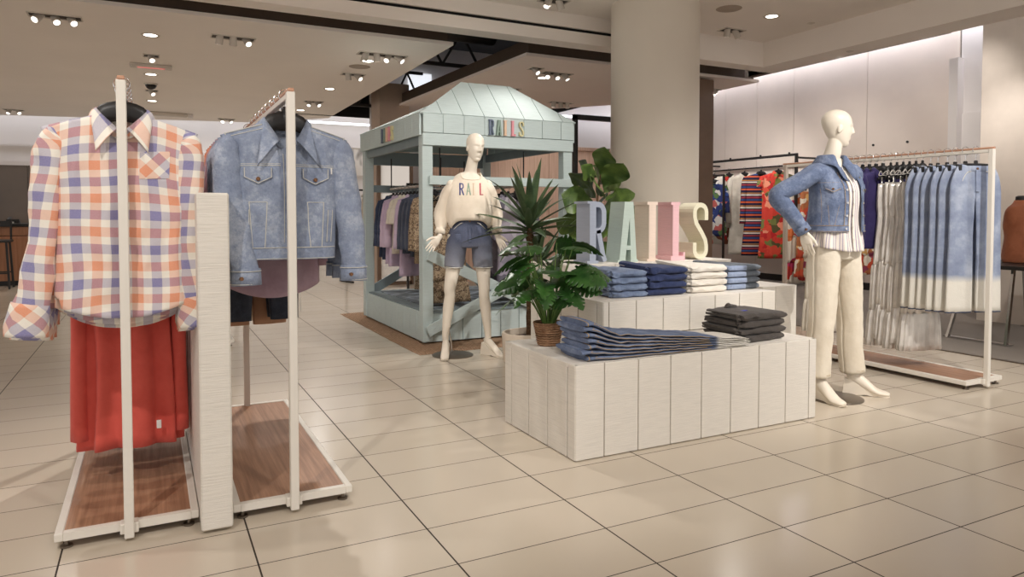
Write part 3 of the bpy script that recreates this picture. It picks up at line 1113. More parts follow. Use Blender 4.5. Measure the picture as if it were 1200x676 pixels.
b = MB(); b.span((2.32, 6.16, .303), (3.6, 7.8, .309)); tag(b.build('floor_mat', m_cloud(), smooth=False), 'grey mat with pale cloud print lying on the pergola deck', 'mat')


def m_jute():
    t = NT('jute')
    w = t.new('ShaderNodeTexWave', wave_type='BANDS', bands_direction='X')
    w.inputs['Scale'].default_value = 14; w.inputs['Distortion'].default_value = 1.2; w.inputs['Detail'].default_value = 3
    t.link(t.coord(), w.inputs['Vector'])
    f = t.noise(t.mapped((60, 14, 10)), 1.0, 4, .7)
    c = t.ramp(f, [(.3, srgb(134, 104, 82)), (.7, srgb(186, 152, 124))])
    t.col(t.mix(t.math('MULTIPLY', w.outputs['Fac'], .45), c, srgb(204, 174, 146)))
    t.set(rough=.95, spec=.1)
    t.bump(t.math('ADD', f, w.outputs['Fac']), .9, .01)
    return t.m


M['jute'] = m_jute()
b = MB()


def rugf(u, v):
    x = lerp(1.99, 3.95, u); y = lerp(5.60, 8.38, v)
    e = min(u, 1 - u, v, 1 - v)
    x += .018 * nz(y * 4, 3) * (1 if u < .1 or u > .9 else 0); y += .03 * nz(x * 3.5, 9) * (1 if v < .1 or v > .9 else 0) + .06 * u * (1 - v)
    z = .010 + .006 * nz(x * 5, y * 5) if e > .001 else .001
    return (x, y, max(z, .001)), (x, y)


b.grid(rugf, 40, 50); tag(b.build('jute_rug', M['jute'], angle=180), 'brown woven jute rug lying under the pergola', 'rug')
# ------------------------------------------------------------------ garments on hangers (local origin: where the hook crosses the rail top)
def m_plaid():
    t = NT('plaid_seersucker')
    u, v, _ = t.xyz(t.mapped((1, 1, 1), 'UV'))

    def axis(q, off):
        f = t.math('FRACT', t.math('ADD', t.math('DIVIDE', q, .124), off))
        p = t.math('LESS_THAN', f, .28)
        o = t.math('MULTIPLY', t.math('GREATER_THAN', f, .5), t.math('LESS_THAN', f, .78))
        w, pu, og = srgb(244, 238, 226), srgb(112, 110, 172), srgb(232, 142, 98)
        return t.mix(o, t.mix(p, w, pu), og)
    c = t.mix(.5, axis(u, 10.34), axis(v, 20.1))
    co = t.coord('UV')
    sp = t.noise(t.mapped((260, 420, 1), 'UV'), 1.0, 2)
    c = t.mix(t.math('MULTIPLY', sp, .34), c, srgb(244, 236, 226))
    t.col(c)
    t.set(rough=.9, spec=.15, sheen=.2)
    h = t.noise(t.mapped((120, 420, 1), 'UV'), 1.0, 3)
    h2 = t.noise(t.coord(), 12, 3)
    t.bump(t.math('ADD', t.math('MULTIPLY', h, .12), h2), .55, .014)
    return t.m


def m_stripes(name, base, cols, period, kind='Object', axis=0, rough=.85):
    t = NT(name)
    q = t.xyz(t.coord(kind))[axis]
    f = t.math('FRACT', t.math('ADD', t.math('DIVIDE', q, period), 50.0))
    stops = [(0.0, srgb(*base))]
    for p, w_, c in cols:
        stops += [(p, srgb(*c)), (p + w_, srgb(*base))]
    t.col(t.ramp(f, stops, 'CONSTANT'))
    t.set(rough=rough, spec=.2)
    t.bump(t.noise(t.coord(), 12, 3), .4, .012)
    return t.m


def m_print(name, base, cols, scale, dist=1.6):
    """printed fabric: irregular motifs in several colours"""
    t = NT(name)
    n = t.new('ShaderNodeTexNoise')
    n.inputs['Scale'].default_value = scale * .6
    n.inputs['Detail'].default_value = 2
    co = t.coord()
    t.link(co, n.inputs['Vector'])
    m = t.new('ShaderNodeMix', data_type='VECTOR')
    m.inputs[0].default_value = .12 * dist
    t.link(co, m.inputs[4]); t.link(n.outputs['Color'], m.inputs[5])
    v = t.new('ShaderNodeTexVoronoi')
    v.inputs['Scale'].default_value = scale
    t.link(m.outputs[1], v.inputs['Vector'])
    r = t.xyz(v.outputs['Color'])[0]
    k = len(cols)
    stops = [(0.0, srgb(*base))]
    x0 = .30
    for i, c in enumerate(cols):
        stops.append((x0 + (1 - x0) * i / k, srgb(*c)))
    t.col(t.ramp(r, stops, 'CONSTANT'))
    t.set(rough=.8, spec=.25)
    t.bump(t.noise(co, 10, 3), .4, .012)
    return t.m


def m_dip():
    """denim bleached to off-white below a soft edge (object z = height on the garment)"""
    t = NT('dip_dyed_denim')
    co = t.coord()
    z = t.xyz(co)[2]
    a = t.noise(co, 5, 5, .6)
    st = t.noise(t.mapped((150, 150, 25)), 3.0, 2)
    blue = t.ramp(a, [(.3, srgb(108, 118, 146)), (.5, srgb(142, 152, 176)), (.68, srgb(182, 190, 206))])
    blue = t.mix(t.math('MULTIPLY', st, .3), blue, srgb(172, 186, 208))
    e = t.math('ADD', z, t.math('MULTIPLY', a, .05))
    f = t.new('ShaderNodeMapRange')
    f.inputs['From Min'].default_value = -.895; f.inputs['From Max'].default_value = -.845
    t.link(e, f.inputs['Value'])
    t.col(t.mix(f.outputs[0], srgb(226, 222, 212), blue))
    t.set(rough=.85, spec=.2)
    t.bump(t.noise(co, 12, 4, .6), .5, .012)
    return t.m


def m_satin(name, rgb, dark):
    t = NT(name)
    co = t.coord()
    t.col(t.ramp(t.noise(co, 7, 3), [(.3, srgb(*dark)), (.65, srgb(*rgb))]))
    t.set(rough=.34, spec=.5, metal=.3)
    t.bump(t.noise(t.mapped((34, 34, 6)), 1.0, 5), .8, .014)
    return t.m


M['plaid'] = m_plaid()
M['denim'] = denim('washed_denim', (132, 144, 168), (190, 197, 210), (92, 105, 134), wr=1.0)
M['denim_dark'] = denim('dark_denim', (52, 60, 84), (78, 88, 112), (34, 40, 58))
M['denim_black'] = denim('black_denim', (46, 50, 60), (64, 70, 82), (30, 33, 40))
M['stitch'] = plain('pale_stitch', (206, 204, 196), .8)
M['stitch_tan'] = plain('tan_stitch', (176, 150, 112), .8)
M['copper'] = plain('copper_button', (128, 92, 66), .35, metal=.8)
M['pearl'] = plain('pearl_button', (226, 220, 214), .3)
M['label_white'] = plain('woven_label', (236, 234, 230), .7)


def hanger_mesh(w=.20, clip=False):
    """black contoured hanger with chrome hook"""
    b = MB()
    P = [(-w, 0, -.185), (-w * .46, 0, -.154), (-w * .27, 0, -.124), (0, 0, -.112), (w * .27, 0, -.124), (w * .46, 0, -.154), (w, 0, -.185)]
    b.tube(P, [(.012, .008), (.02, .011), (.034, .012), (.037, .013), (.034, .012), (.02, .011), (.012, .008)], 10, ref=(0, 1, 0), sub=3)
    b.box((0, 0, -.072), (.03, .016, .03), bev=.005)
    h = MB()
    pts = [(0, 0, -.075), (0, 0, -.045)] + [(.024 * sin(radians(a)), 0, -.020 - .026 * cos(radians(a)) + 0.0) for a in (0, 30)] + \
        [(.026 * cos(radians(a)), 0, -.012 + .026 * sin(radians(a))) for a in range(-40, 215, 18)]
    h.tube(pts, .0024, 8, ref=(0, 1, 0), m=0)
    return b, h


def clip_hanger_mesh(w=.15):
    b = MB()
    b.box((0, 0, -.098), (.03, .014, .028), bev=.005)
    b.tube([(-w, 0, -.118), (0, 0, -.110), (w, 0, -.118)], [(.008, .007)] * 3, 8, ref=(0, 1, 0), sub=3)
    for s in (-1, 1):
        b.box((s * w * .86, 0, -.135), (.026, .03, .045), bev=.004)
    return b


_hb, _hh = hanger_mesh()
HANG0 = thing('garment_hanger', 'black contoured hanger holding the frontmost plaid shirt', 'hanger', (-.082, 2.95, HR + .012), 0, 'black hangers on the racks')
_hb.build('hanger_arms', M['hanger'], HANG0)
_hh.build('hook', M['chrome'], HANG0)
CLIP0 = thing('clip_hanger', 'black clip hanger holding the frontmost dip-dyed jeans', 'hanger', (5.045, 2.9, 1.632), 0, 'black hangers on the racks')
clip_hanger_mesh().build('clip_bar', M['hanger'], CLIP0)
_hh.build('hook', M['chrome'], CLIP0)
_used = {'h': False, 'c': False}


def hang(kind, x, y, z, what, rz=0.0, sc=1.0):
    k, src = ('c', CLIP0) if kind == 'clip' else ('h', HANG0)
    lb = ('black clip hanger holding the ' if k == 'c' else 'black hanger holding the ') + what
    lb = ' '.join(lb.split()[:16])
    if not _used[k]:
        _used[k] = True
        src.location = (x, y, z); src.rotation_euler = (0, 0, rz); src['label'] = lb
        return src
    return dup(src, (x, y, z), rz, lb, None, (sc, 1, 1))


class Top:
    """shirt / jacket on a hanger, facing -y. z is measured down from the rail (negative)."""

    def __init__(s, seed=0, neck_z=-.115, hem=-.83, shw=.25, chest=.27, hemw=.28, slope=.28, neck=.085, drop=.07, depth=.055, fold=.012, hemf=None, hemb=None, cut=0.0):
        s.__dict__.update(locals())
        s.hemf = hemf or (lambda q: 0.0)
        s.hemb = hemb or s.hemf

    def W(s, t):
        return interp([(0, s.hemw), (.5, s.chest), (.78, s.chest), (.9, lerp(s.chest, s.shw, .55)), (1, s.shw)], t)

    def topz(s, x, front=True):
        a = abs(x)
        z = s.neck_z - s.slope * max(0, a - s.neck)
        if a < s.neck:
            q = 1 - (a / s.neck) ** 2
            z -= (s.drop if front else s.drop * .18) * q
        return z

    def at(s, q, t, front=True):
        x = q * s.W(t)
        hz = s.hem + (s.hemf(q) if front else s.hemb(q))
        z = hz + t * (s.topz(q * s.W(1), front) - hz)
        D = s.depth * sqrt(max(0.0, 1 - abs(q) ** 2.8)) * interp([(0, 1), (.7, 1), (.93, .72), (1, .42)], t) + .003
        k = (1 - .55 * t)
        f = s.fold * k * (.55 * sin(abs(x) * 42 + z * (16 if x > 0 else 13) + 2.5 * nz(x * 3, z * 2.4, s.seed)) * sstep(.15, .75, t) * sstep(1.0, .8, t) + nz(x * 9 + s.seed * 3.1, z * 1.6, s.seed) * 1.3 + .6 * (1 - 2 * abs(nz(x * 14 + z * 5 + s.seed, z * 7 - x * 4, 4 + s.seed))) * .55 + .35 * nz(x * 30 + s.seed, z * 13, 9)) * sqrt(max(0, 1 - abs(q) ** 4))
        y = D + f
        return (x, -y if front else y, z)

    def surf(s, x, z, front=True):
        """y of the cloth at (x, z)"""
        t = .5
        for _ in range(5):
            w = s.W(t)
            q = clamp(x / w, -1, 1)
            hz = s.hem + (s.hemf(q) if front else s.hemb(q))
            tz = s.topz(q * s.W(1), front)
            t = clamp((z - hz) / (tz - hz))
        return s.at(clamp(x / s.W(t), -1, 1), t, front)[1]

    def body(s, b, nu=44, nv=40):
        for front in (True, False):
            def fn(u, v, front=front):
                p = s.at(2 * u - 1, v, front)
                x, y, z = p
                return p, (x + (0 if front else .03) + .010 * nz(x * 6, z * 5, s.seed), z + .016 * nz(x * 5 + 7, z * 3, s.seed) + .5 * max(0, abs(x) - .1) ** 1.5 * sstep(.35, 1, v) * 2)
            b.grid(fn, nu, nv, flip=not front)
        return b

    def patch(s, b, quad, n=8, off=.004, m=0, uvrot=0.0, bulge=0.0):
        """raised patch on the front; quad = 4 (x, z) corners: bottom left, bottom right, top right, top left"""
        q = quad

        def fn(u, v):
            e = 1.0
            uu = clamp((u * (n + 2) - 1) / n); vv = clamp((v * (n + 2) - 1) / n)
            if u < .5 / (n + 2) or u > 1 - .5 / (n + 2) or v < .5 / (n + 2) or v > 1 - .5 / (n + 2):
                e = -.3
            x = lerp(lerp(q[0][0], q[1][0], uu), lerp(q[3][0], q[2][0], uu), vv)
            z = lerp(lerp(q[0][1], q[1][1], uu), lerp(q[3][1], q[2][1], uu), vv)
            o = off * e + bulge * sin(pi * uu) * sin(pi * vv) * (e > 0)
            c, sn = cos(uvrot), sin(uvrot)
            return (x, s.surf(x, z) - o, z), (x * c - z * sn, x * sn + z * c)
        return b.grid(fn, n + 2, n + 2, m=m)

    def line(s, b, pts, r=.0013, off=.0025, m=0, step=.02):
        """stitch line lying on the front"""
        P = []
        for (x0, z0), (x1, z1) in zip(pts, pts[1:]):
            k = max(1, int(sqrt((x1 - x0) ** 2 + (z1 - z0) ** 2) / step))
            for i in range(k):
                x, z = lerp(x0, x1, i / k), lerp(z0, z1, i / k)
                P.append((x, s.surf(x, z) - off, z))
        x, z = pts[-1]
        P.append((x, s.surf(x, z) - off, z))
        return b.tube(P, r, 5, m=m, ref=(0, 1, 0))

    def button(s, b, x, z, r=.008, off=.006):
        y = s.surf(x, z)
        b.tube([(x, y + .002, z), (x, y - off, z), (x, y - off - .002, z)], [r, r, r * .7], 12, ref=(0, 0, 1))
        return b

    def collar(s, b, h=.055, tip=.04, spread=.05, nu=36, nv=6, open_=.012, uvrot=0.0):
        def fn(u, v):
            a = 2 * u - 1
            th = pi * a * .93                       # 0 = back centre
            k = abs(a)
            x0 = (s.neck * .92) * sin(th) if k > 1e-6 else 0.0
            y0 = .050 * cos(th) * (1.0 if k < .5 else 1.05)
            front = sstep(.45, 1.0, k)
            z0 = s.neck_z + .012 - s.drop * .95 * front
            if k > .5:
                x0 = math.copysign(lerp(s.neck * .92, open_, sstep(.5, 1, k)), a)
            out = Vector((x0, y0, 0)); out = out.normalized() if out.length > 1e-4 else Vector((0, 1, 0))
            if k > .5:
                out = Vector((math.copysign(.55, a), -.85, 0)).normalized()
            fall = h + tip * sstep(.55, 1.0, k)
            if v < .35:
                w = v / .35
                p = Vector((x0, y0, z0)) + Vector((0, 0, .022 * w)) + out * (.004 * w)
            else:
                w = (v - .35) / .65
                p = Vector((x0, y0, z0 + .022)) + out * (.006 + .022 * w + .006 * sin(pi * w)) + Vector((0, 0, -fall * w))
                p.x += math.copysign(spread * w * sstep(.5, 1, k), a)
                if k > .45:
                    yy = s.surf(clamp(p.x, -s.shw, s.shw), min(p.z, s.topz(clamp(p.x, -s.shw, s.shw)))) - .006
                    p.y = lerp(p.y, min(p.y, yy) if w > .2 else p.y, sstep(.45, .7, k))
            c, sn = cos(uvrot), sin(uvrot)
            uu, vv = a * .2, v * h
            return tuple(p), (uu * c - vv * sn, uu * sn + vv * c)
        return b.grid(fn, nu, nv)

    def sleeve(s, b, side, pts, rad, seed=0, n=20, sub=6, wr=.006, flat=1.0):
        sx = side
        z0 = s.topz(s.shw) - .004
        P = [(sx * (s.shw - .05), 0, z0 + .004), (sx * (s.shw - .032), 0, z0 - .022)] + [(sx * x, y, z) for x, y, z in pts]
        r0 = rad[0]
        R = [(.015, .012), (r0[0] * .68, r0[1] * .8)] + list(rad)

        def d(th, v, L):
            return wr * (nz(cos(th) * 1.3 + seed, sin(th) * 1.3, L * 11 + seed) + .6 * nz(cos(th) * 2 + seed, sin(th) * 2 + 5, L * 26)) * sstep(.05, .25, v)
        return b.tube(P, R, n, sub=sub, disp=d, ref=(0, 1, 0), caps=False)


# ---- plaid shirts
def plaid_shirt():
    t = thing('plaid_shirt', 'orange, lavender and cream plaid shirt, frontmost on the left rack', 'shirt', (-.082, 2.97, HR + .012), 0, 'plaid shirts on the left rack')
    T = Top(seed=3, neck_z=-.134, hem=-.865, shw=.252, chest=.208, hemw=.222, slope=.30, neck=.088, drop=.085, depth=.044, fold=.026,
            hemf=lambda q: .055 * abs(q) ** 2 + (.03 if abs(q) > .9 else 0) , hemb=lambda q: -.035 + .08 * abs(q) ** 2.5)
    b = MB(); T.body(b, 56, 48); b.build('shirt_body', M['plaid'], t, angle=180, solid=.002)
    for sd in (-1, 1):
        b = MB()
        out = .292 if sd < 0 else .225
        T.sleeve(b, sd, [(.226, .0, -.27), (.238 if sd < 0 else .222, -.002, -.42), ((.258 if sd < 0 else .222), -.006, -.62), (out, -.01, -.82)],
                 [(.050, .040), (.048, .038), (.046, .036), (.056, .038)], seed=sd + 4, wr=.010)
        b.build('sleeve', M['plaid'], t, angle=180)
        b = MB(); b.tube([(sd * out, -.01, -.80), (sd * (out + .01), -.012, -.86), (sd * (out + .016), -.014, -.915)], [(.057, .04), (.063, .042), (.066, .040)], 20, sub=3, caps=False, ref=(0, 1, 0),
                         disp=lambda th, v, L: .007 * nz(cos(th) * 2, sin(th) * 2, L * 20 + sd))
        c = cos(pi / 4)
        b.uv = [[((p[0] - p[1]) * c, (p[0] + p[1]) * c) for p in f] for f in b.uv]
        b.build('cuff', M['plaid'], t, angle=180, solid=.003)
    b = MB(); T.collar(b, h=.05, tip=.035, spread=.055); b.build('collar', M['plaid'], t, angle=180, solid=.003)
    b = MB(); T.patch(b, [(-.018, -.85), (.016, -.85), (.016, -.20), (-.018, -.20)], 14, .003); b.build('placket', M['plaid'], t, angle=60)
    b = MB(); T.patch(b, [(.052, -.36), (.15, -.355), (.155, -.255), (.055, -.262)], 8, .004, uvrot=pi / 4, bulge=.006); b.build('pocket', M['plaid'], t, angle=60)
    b = MB()
    for i in range(6):
        T.button(b, -.001, -.24 - i * .1, .006, .005)
    b.build('buttons', M['pearl'], t)
    b = MB(); b.box((.0, .047, -.142), (.05, .003, .045)); b.build('neck_label', M['label_white'], t, smooth=False)
    return t


ps = plaid_shirt()
hang('top', -.082, 2.97, HR + .012, 'frontmost plaid shirt')
for i, (dy, rz, dz) in enumerate([(.12, .012, -.012), (.23, -.012, -.02), (.34, .01, -.01)]):
    dup(ps, (-.082, 2.97 + dy, HR + .012 + dz * 0), rz, 'orange, lavender and cream plaid shirt, %s on the left rack' % ordf(i + 1), sc=(1.0, .75, 1 - dz * 2.6 - .012 * i))
    hang('top', -.082, 2.97 + dy, HR + .012, 'plaid shirt %s' % ordf(i + 1), rz)


# ---- long red garments behind the plaid shirts
def pleat_tube(b, rows, n=72, k=9, seed=0, amp=1.0, sub=5, tiers=()):
    """vertical cloth tube; rows (z, halfwidth, halfdepth, pleat amplitude)"""
    R = crom(rows, sub)

    def fn(u, v):
        i = round(v * (len(R) - 1))
        z, w, d, a = R[i]
        th = 2 * pi * u
        f = a * amp * (sin(k * th + 1.2 * nz(z * 2, seed) + seed) * .7 + .6 * nz(cos(th) * 3 + seed, sin(th) * 3, z * 1.5))
        x = (w + f) * math.copysign(abs(cos(th)) ** .8, cos(th)); y = (d + f) * math.copysign(abs(sin(th)) ** .8, sin(th))
        x += .004 * nz(z * 9, th * 2, seed)
        return (x, y, z), (th * w, z)
    return b.grid(fn, n, len(R) - 1)


M['red'] = cloth('red_cotton', (224, 98, 86), (206, 80, 70), wr=.45)
t = thing('red_dress', 'long red pleated garment below the plaid shirts, frontmost of its kind', 'dress', (-.082, 3.46, HR + .012), 0, 'long red garments on the left rack')
b = MB(); pleat_tube(b, [(-.15, .11, .02, 0), (-.2, .17, .035, .002), (-.45, .17, .05, .006), (-.75, .172, .06, .012), (-1.1, .18, .075, .022), (-1.475, .185, .085, .030)], k=9, seed=2, n=110)
b.build('dress_body', M['red'], t, angle=180, solid=.002)
for sd in (-1, 1):
    b = MB(); b.tube([(sd * .14, 0, -.18), (sd * .17, .0, -.45), (sd * .185, -.02, -.9), (sd * .19, -.03, -1.43)], [(.03, .03), (.034, .04), (.03, .04), (.034, .045)], 16, sub=6, caps=False,
                     disp=lambda th, v, L: .006 * nz(cos(th) * 2 + sd, sin(th) * 2, L * 7))
    b.build('side_drape', M['red'], t, angle=180, solid=.002)
b = MB(); b.box((.105, -.115, -1.38), (.018, .004, .036), bev=.002); b.build('care_label', M['label_white'], t)
hang('top', -.082, 3.46, HR + .012, 'frontmost long red garment')
for i, dy in enumerate([.22, .44]):
    dup(t, (-.082, 3.46 + dy, HR + .012), .05 - .08 * i, 'long red pleated garment below the plaid shirts, %s of its kind' % ORD[i + 1])
    hang('top', -.082, 3.46 + dy, HR + .012, 'long red garment %s' % ordf(i + 1))


# ---- denim jackets
def denim_jacket():
    t = thing('denim_jacket', 'light blue denim jacket, frontmost on the middle rack', 'jacket', (.495, 2.97, HR + .012), 0, 'denim jackets on the middle rack')
    T = Top(seed=11, neck_z=-.134, hem=-.665, shw=.245, chest=.20, hemw=.19, slope=.30, neck=.088, drop=.10, depth=.05, fold=.022)
    dn = M['denim']
    b = MB(); T.body(b, 56, 44); b.build('jacket_body', dn, t, angle=180, solid=.004)
    b = MB(); T.patch(b, [(-.187, -.668), (.187, -.668), (.188, -.622), (-.188, -.622)], 22, .007); b.build('waistband', dn, t, angle=60)
    b = MB(); T.patch(b, [(-.024, -.625), (.022, -.625), (.022, -.225), (-.024, -.225)], 16, .006); b.build('placket', dn, t, angle=60)
    for sd in (-1, 1):
        b = MB()
        X = .262 if sd > 0 else .165
        fy = -.03 if sd > 0 else -.055
        T.sleeve(b, sd, [(.222, 0, -.28), (.238 if sd > 0 else .214, -.005, -.42), (.258 if sd > 0 else .192, -.012 + fy * .4, -.58), (X, fy, -.71)], [(.058, .046), (.058, .045), (.056, .042), (.05, .04)], seed=sd + 8, wr=.009)
        sl = b.build('sleeve', dn, t, angle=180)
        b = MB(); b.tube([(sd * X, fy, -.70), (sd * (X - .002), fy - .004, -.765)], [(.053, .042), (.054, .043)], 22, sub=2, caps=False, ref=(0, 1, 0)); cf = b.build('cuff', dn, t, angle=180, solid=.005)
        b = MB(); b.tube([(sd * X - .02, fy - .040, -.735), (sd * X - .02, fy - .05, -.735)], [.009, .007], 12, ref=(0, 0, 1)); b.build('button', M['copper'], cf)
        b = MB()
        for zz in (-.708, -.758):
            b.tube([(sd * X + .057 * cos(a), fy - .002 + .046 * sin(a), zz) for a in [pi + pi * i / 14 for i in range(15)]], .0016, 5, ref=(0, 0, 1))
        b.build('stitching', M['stitch'], cf)
        # pocket with pointed flap
        x0, x1 = (.052, .158) if sd > 0 else (-.168, -.062)
        b = MB(); T.patch(b, [(x0 + .016, -.44), (x1 - .016, -.44), (x1 - .004, -.335), (x0 + .004, -.335)], 8, .003); pk = b.build('chest_pocket', dn, t, angle=60)
        b = MB()
        xm = (x0 + x1) / 2
        T.patch(b, [(x0, -.345), (xm, -.372), (xm, -.305), (x0, -.305)], 6, .008); T.patch(b, [(xm, -.372), (x1, -.345), (x1, -.305), (xm, -.305)], 6, .008)
        fl = b.build('pocket_flap', dn, pk, angle=60)
        b = MB(); T.button(b, xm, -.35, .008, .013); b.build('button', M['copper'], pk)
        b = MB()
        T.line(b, [(x0 + .004, -.307), (x0 + .004, -.343), (xm, -.367), (x1 - .004, -.343), (x1 - .004, -.307)], off=.0105, r=.0018)
        T.line(b, [(x0 + .02, -.44), (x0 + .03, -.62)], off=.003, r=.0018); T.line(b, [(x1 - .02, -.44), (x1 - .03, -.62)], off=.003, r=.0018)
        T.line(b, [(x0 + .02, -.44), (x1 - .02, -.44)], off=.003, r=.0014)
        b.build('stitching', M['stitch'], pk)
        b = MB(); xx = sd * .158
        T.patch(b, [(xx - .013, -.60), (xx + .009, -.60), (xx + .013 + .004 * sd, -.47), (xx - .009 + .004 * sd, -.47)], 6, .005); wp = b.build('welt_pocket', dn, t, angle=60)
        b = MB(); T.line(b, [(xx - .011, -.60), (xx - .007 + .004 * sd, -.47)], off=.007, r=.0016); T.line(b, [(xx + .008, -.60), (xx + .012 + .004 * sd, -.47)], off=.007, r=.0016); b.build('stitching', M['stitch'], wp)
    b = MB(); T.collar(b, h=.062, tip=.045, spread=.075, open_=.03); co = b.build('collar', dn, t, angle=180, solid=.005)
    b = MB()
    T.line(b, [(-.195, -.30), (-.03, -.296)], r=.0018); T.line(b, [(.03, -.296), (.195, -.30)], r=.0018)
    T.line(b, [(-.195, -.293), (-.03, -.289)], r=.0012); T.line(b, [(.03, -.289), (.195, -.293)], r=.0012)
    T.line(b, [(-.185, -.62), (.185, -.62)], off=.009, r=.0018); T.line(b, [(-.185, -.664), (.185, -.664)], off=.009, r=.0015)
    for sx in (-1, 1):
        T.line(b, [(sx * .02, -.60), (sx * .02, -.25)], off=.0085, r=.0014)
        T.line(b, [(sx * .232, -.172), (sx * .198, -.25), (sx * .192, -.36)], off=.004, r=.002)
        T.line(b, [(sx * .095, -.135), (sx * .232, -.176)], off=.004, r=.002)
        T.line(b, [(sx * .09, -.15), (sx * .228, -.19)], off=.004, r=.0014)
    b.build('seam_stitching', M['stitch'], t)
    b = MB()
    for z in (-.29, -.375, -.46, -.545, -.645):
        T.button(b, 0, z, .009, .010)
    b.build('buttons', M['copper'], t)
    b = MB(); b.box((.0, .048, -.15), (.055, .003, .06)); b.build('neck_label', M['black_metal'], t, smooth=False)
    b = MB(); T.patch(b, [(.168, -.325), (.174, -.325), (.174, -.30), (.168, -.30)], 2, .006); b.build('pocket_tab', M['label_white'], t)
    return t


dj = denim_jacket()
hang('top', .495, 2.97, HR + .012, 'frontmost denim jacket')
for i, (dy, rz) in enumerate([(.13, .015), (.25, -.015)]):
    dup(dj, (.495, 2.97 + dy, HR + .012), rz, 'light blue denim jacket, %s on the middle rack' % ordf(i + 1), sc=(1, .75, 1))
    hang('top', .495, 2.97 + dy, HR + .012, 'denim jacket %s' % ordf(i + 1), rz)


# ---- simple tops used on many racks
def simple_top(name, label, cat, mat, loc, rz=0, group=None, length=.7, shw=.22, seed=0, sleeve=.5, flare=1.05, depth=.042, collar=True, fold=.014, buttons=None, sl_out=.03, hemf=None):
    t = thing(name, label, cat, loc, rz, group)
    T = Top(seed=seed, neck_z=-.118, hem=-.118 - length, shw=shw, chest=shw * .88, hemw=shw * .9 * flare, slope=.3, neck=.08, drop=.07, depth=depth, fold=fold, hemf=hemf)
    b = MB(); T.body(b, 26, 22); b.build('top_body', mat, t, angle=180, solid=.002)
    if sleeve:
        z0 = T.topz(shw)
        for sd in (-1, 1):
            b = MB()
            T.sleeve(b, sd, [(shw - .022, 0, z0 - .1), (shw - .02 + sl_out * .6, -.002, z0 - sleeve * .55), (shw - .02 + sl_out, -.006, z0 - sleeve)], [(.05, .038), (.048, .036), (.048, .036)], seed=seed + sd, n=14, sub=4, wr=.008)
            b.build('sleeve', mat, t, angle=180, solid=.002)
    if collar:
        b = MB(); T.collar(b, nu=20, nv=4); b.build('collar', mat, t, angle=180, solid=.003)
    if buttons:
        b = MB()
        for i in range(4):
            T.button(b, 0, -.24 - i * length * .18, .007)
        b.build('buttons', buttons, t)
    return t


def row(src, hangkind, what, pos, labels, z, rzs=None, hl=True, sc=None, hs=1.0):
    """copies of one garment along a rail, each with its hanger"""
    for i, (x, y) in enumerate(pos):
        rz = rzs[i % len(rzs)] if rzs else 0.0
        s3 = sc[i % len(sc)] if sc else (1, 1, 1)
        s3 = (s3[0], s3[1] * .72, s3[2])
        if i == 0:
            src.location = (x, y, z); src.rotation_euler = (0, 0, rz); src['label'] = labels[0]; src.scale = s3
        else:
            dup(src, (x, y, z), rz, labels[i], sc=s3)
        if hl:
            hang(hangkind, x, y, z, what(i), rz, hs)


M['mauve'] = cloth('mauve_cotton', (178, 152, 164), (150, 122, 134), wr=.6)
M['orange'] = cloth('orange_cotton', (226, 146, 108), (200, 118, 84), wr=.5)
JIT = [.015, -.02, .025, -.01, .0, .02, -.02]
z = HR + .012
s = simple_top('mauve_shirt', '', 'shirt', M['mauve'], (0, 0, 0), group='mauve shirts on the middle rack', length=.745, shw=.235, seed=21, sleeve=.56, flare=.98, depth=.045, hemf=lambda q: .06 * abs(q) ** 2)
row(s, 'top', lambda i: 'mauve shirt %s on the middle rack' % ordf(i), [(.495, 3.35), (.495, 3.46), (.495, 3.57)], ['mauve long shirt behind the denim jackets, %s of three' % ORD[i] for i in range(3)], z, JIT)
s = simple_top('orange_shirt', '', 'shirt', M['orange'], (0, 0, 0), group='orange shirts on the middle rack', length=.66, shw=.235, seed=25, sleeve=.5)
row(s, 'top', lambda i: 'orange shirt %s on the middle rack' % ordf(i), [(.495, 3.68), (.495, 3.785), (.495, 3.89)], ['orange shirt on the middle rack behind the mauve shirts, %s of three' % ORD[i] for i in range(3)], z, JIT)


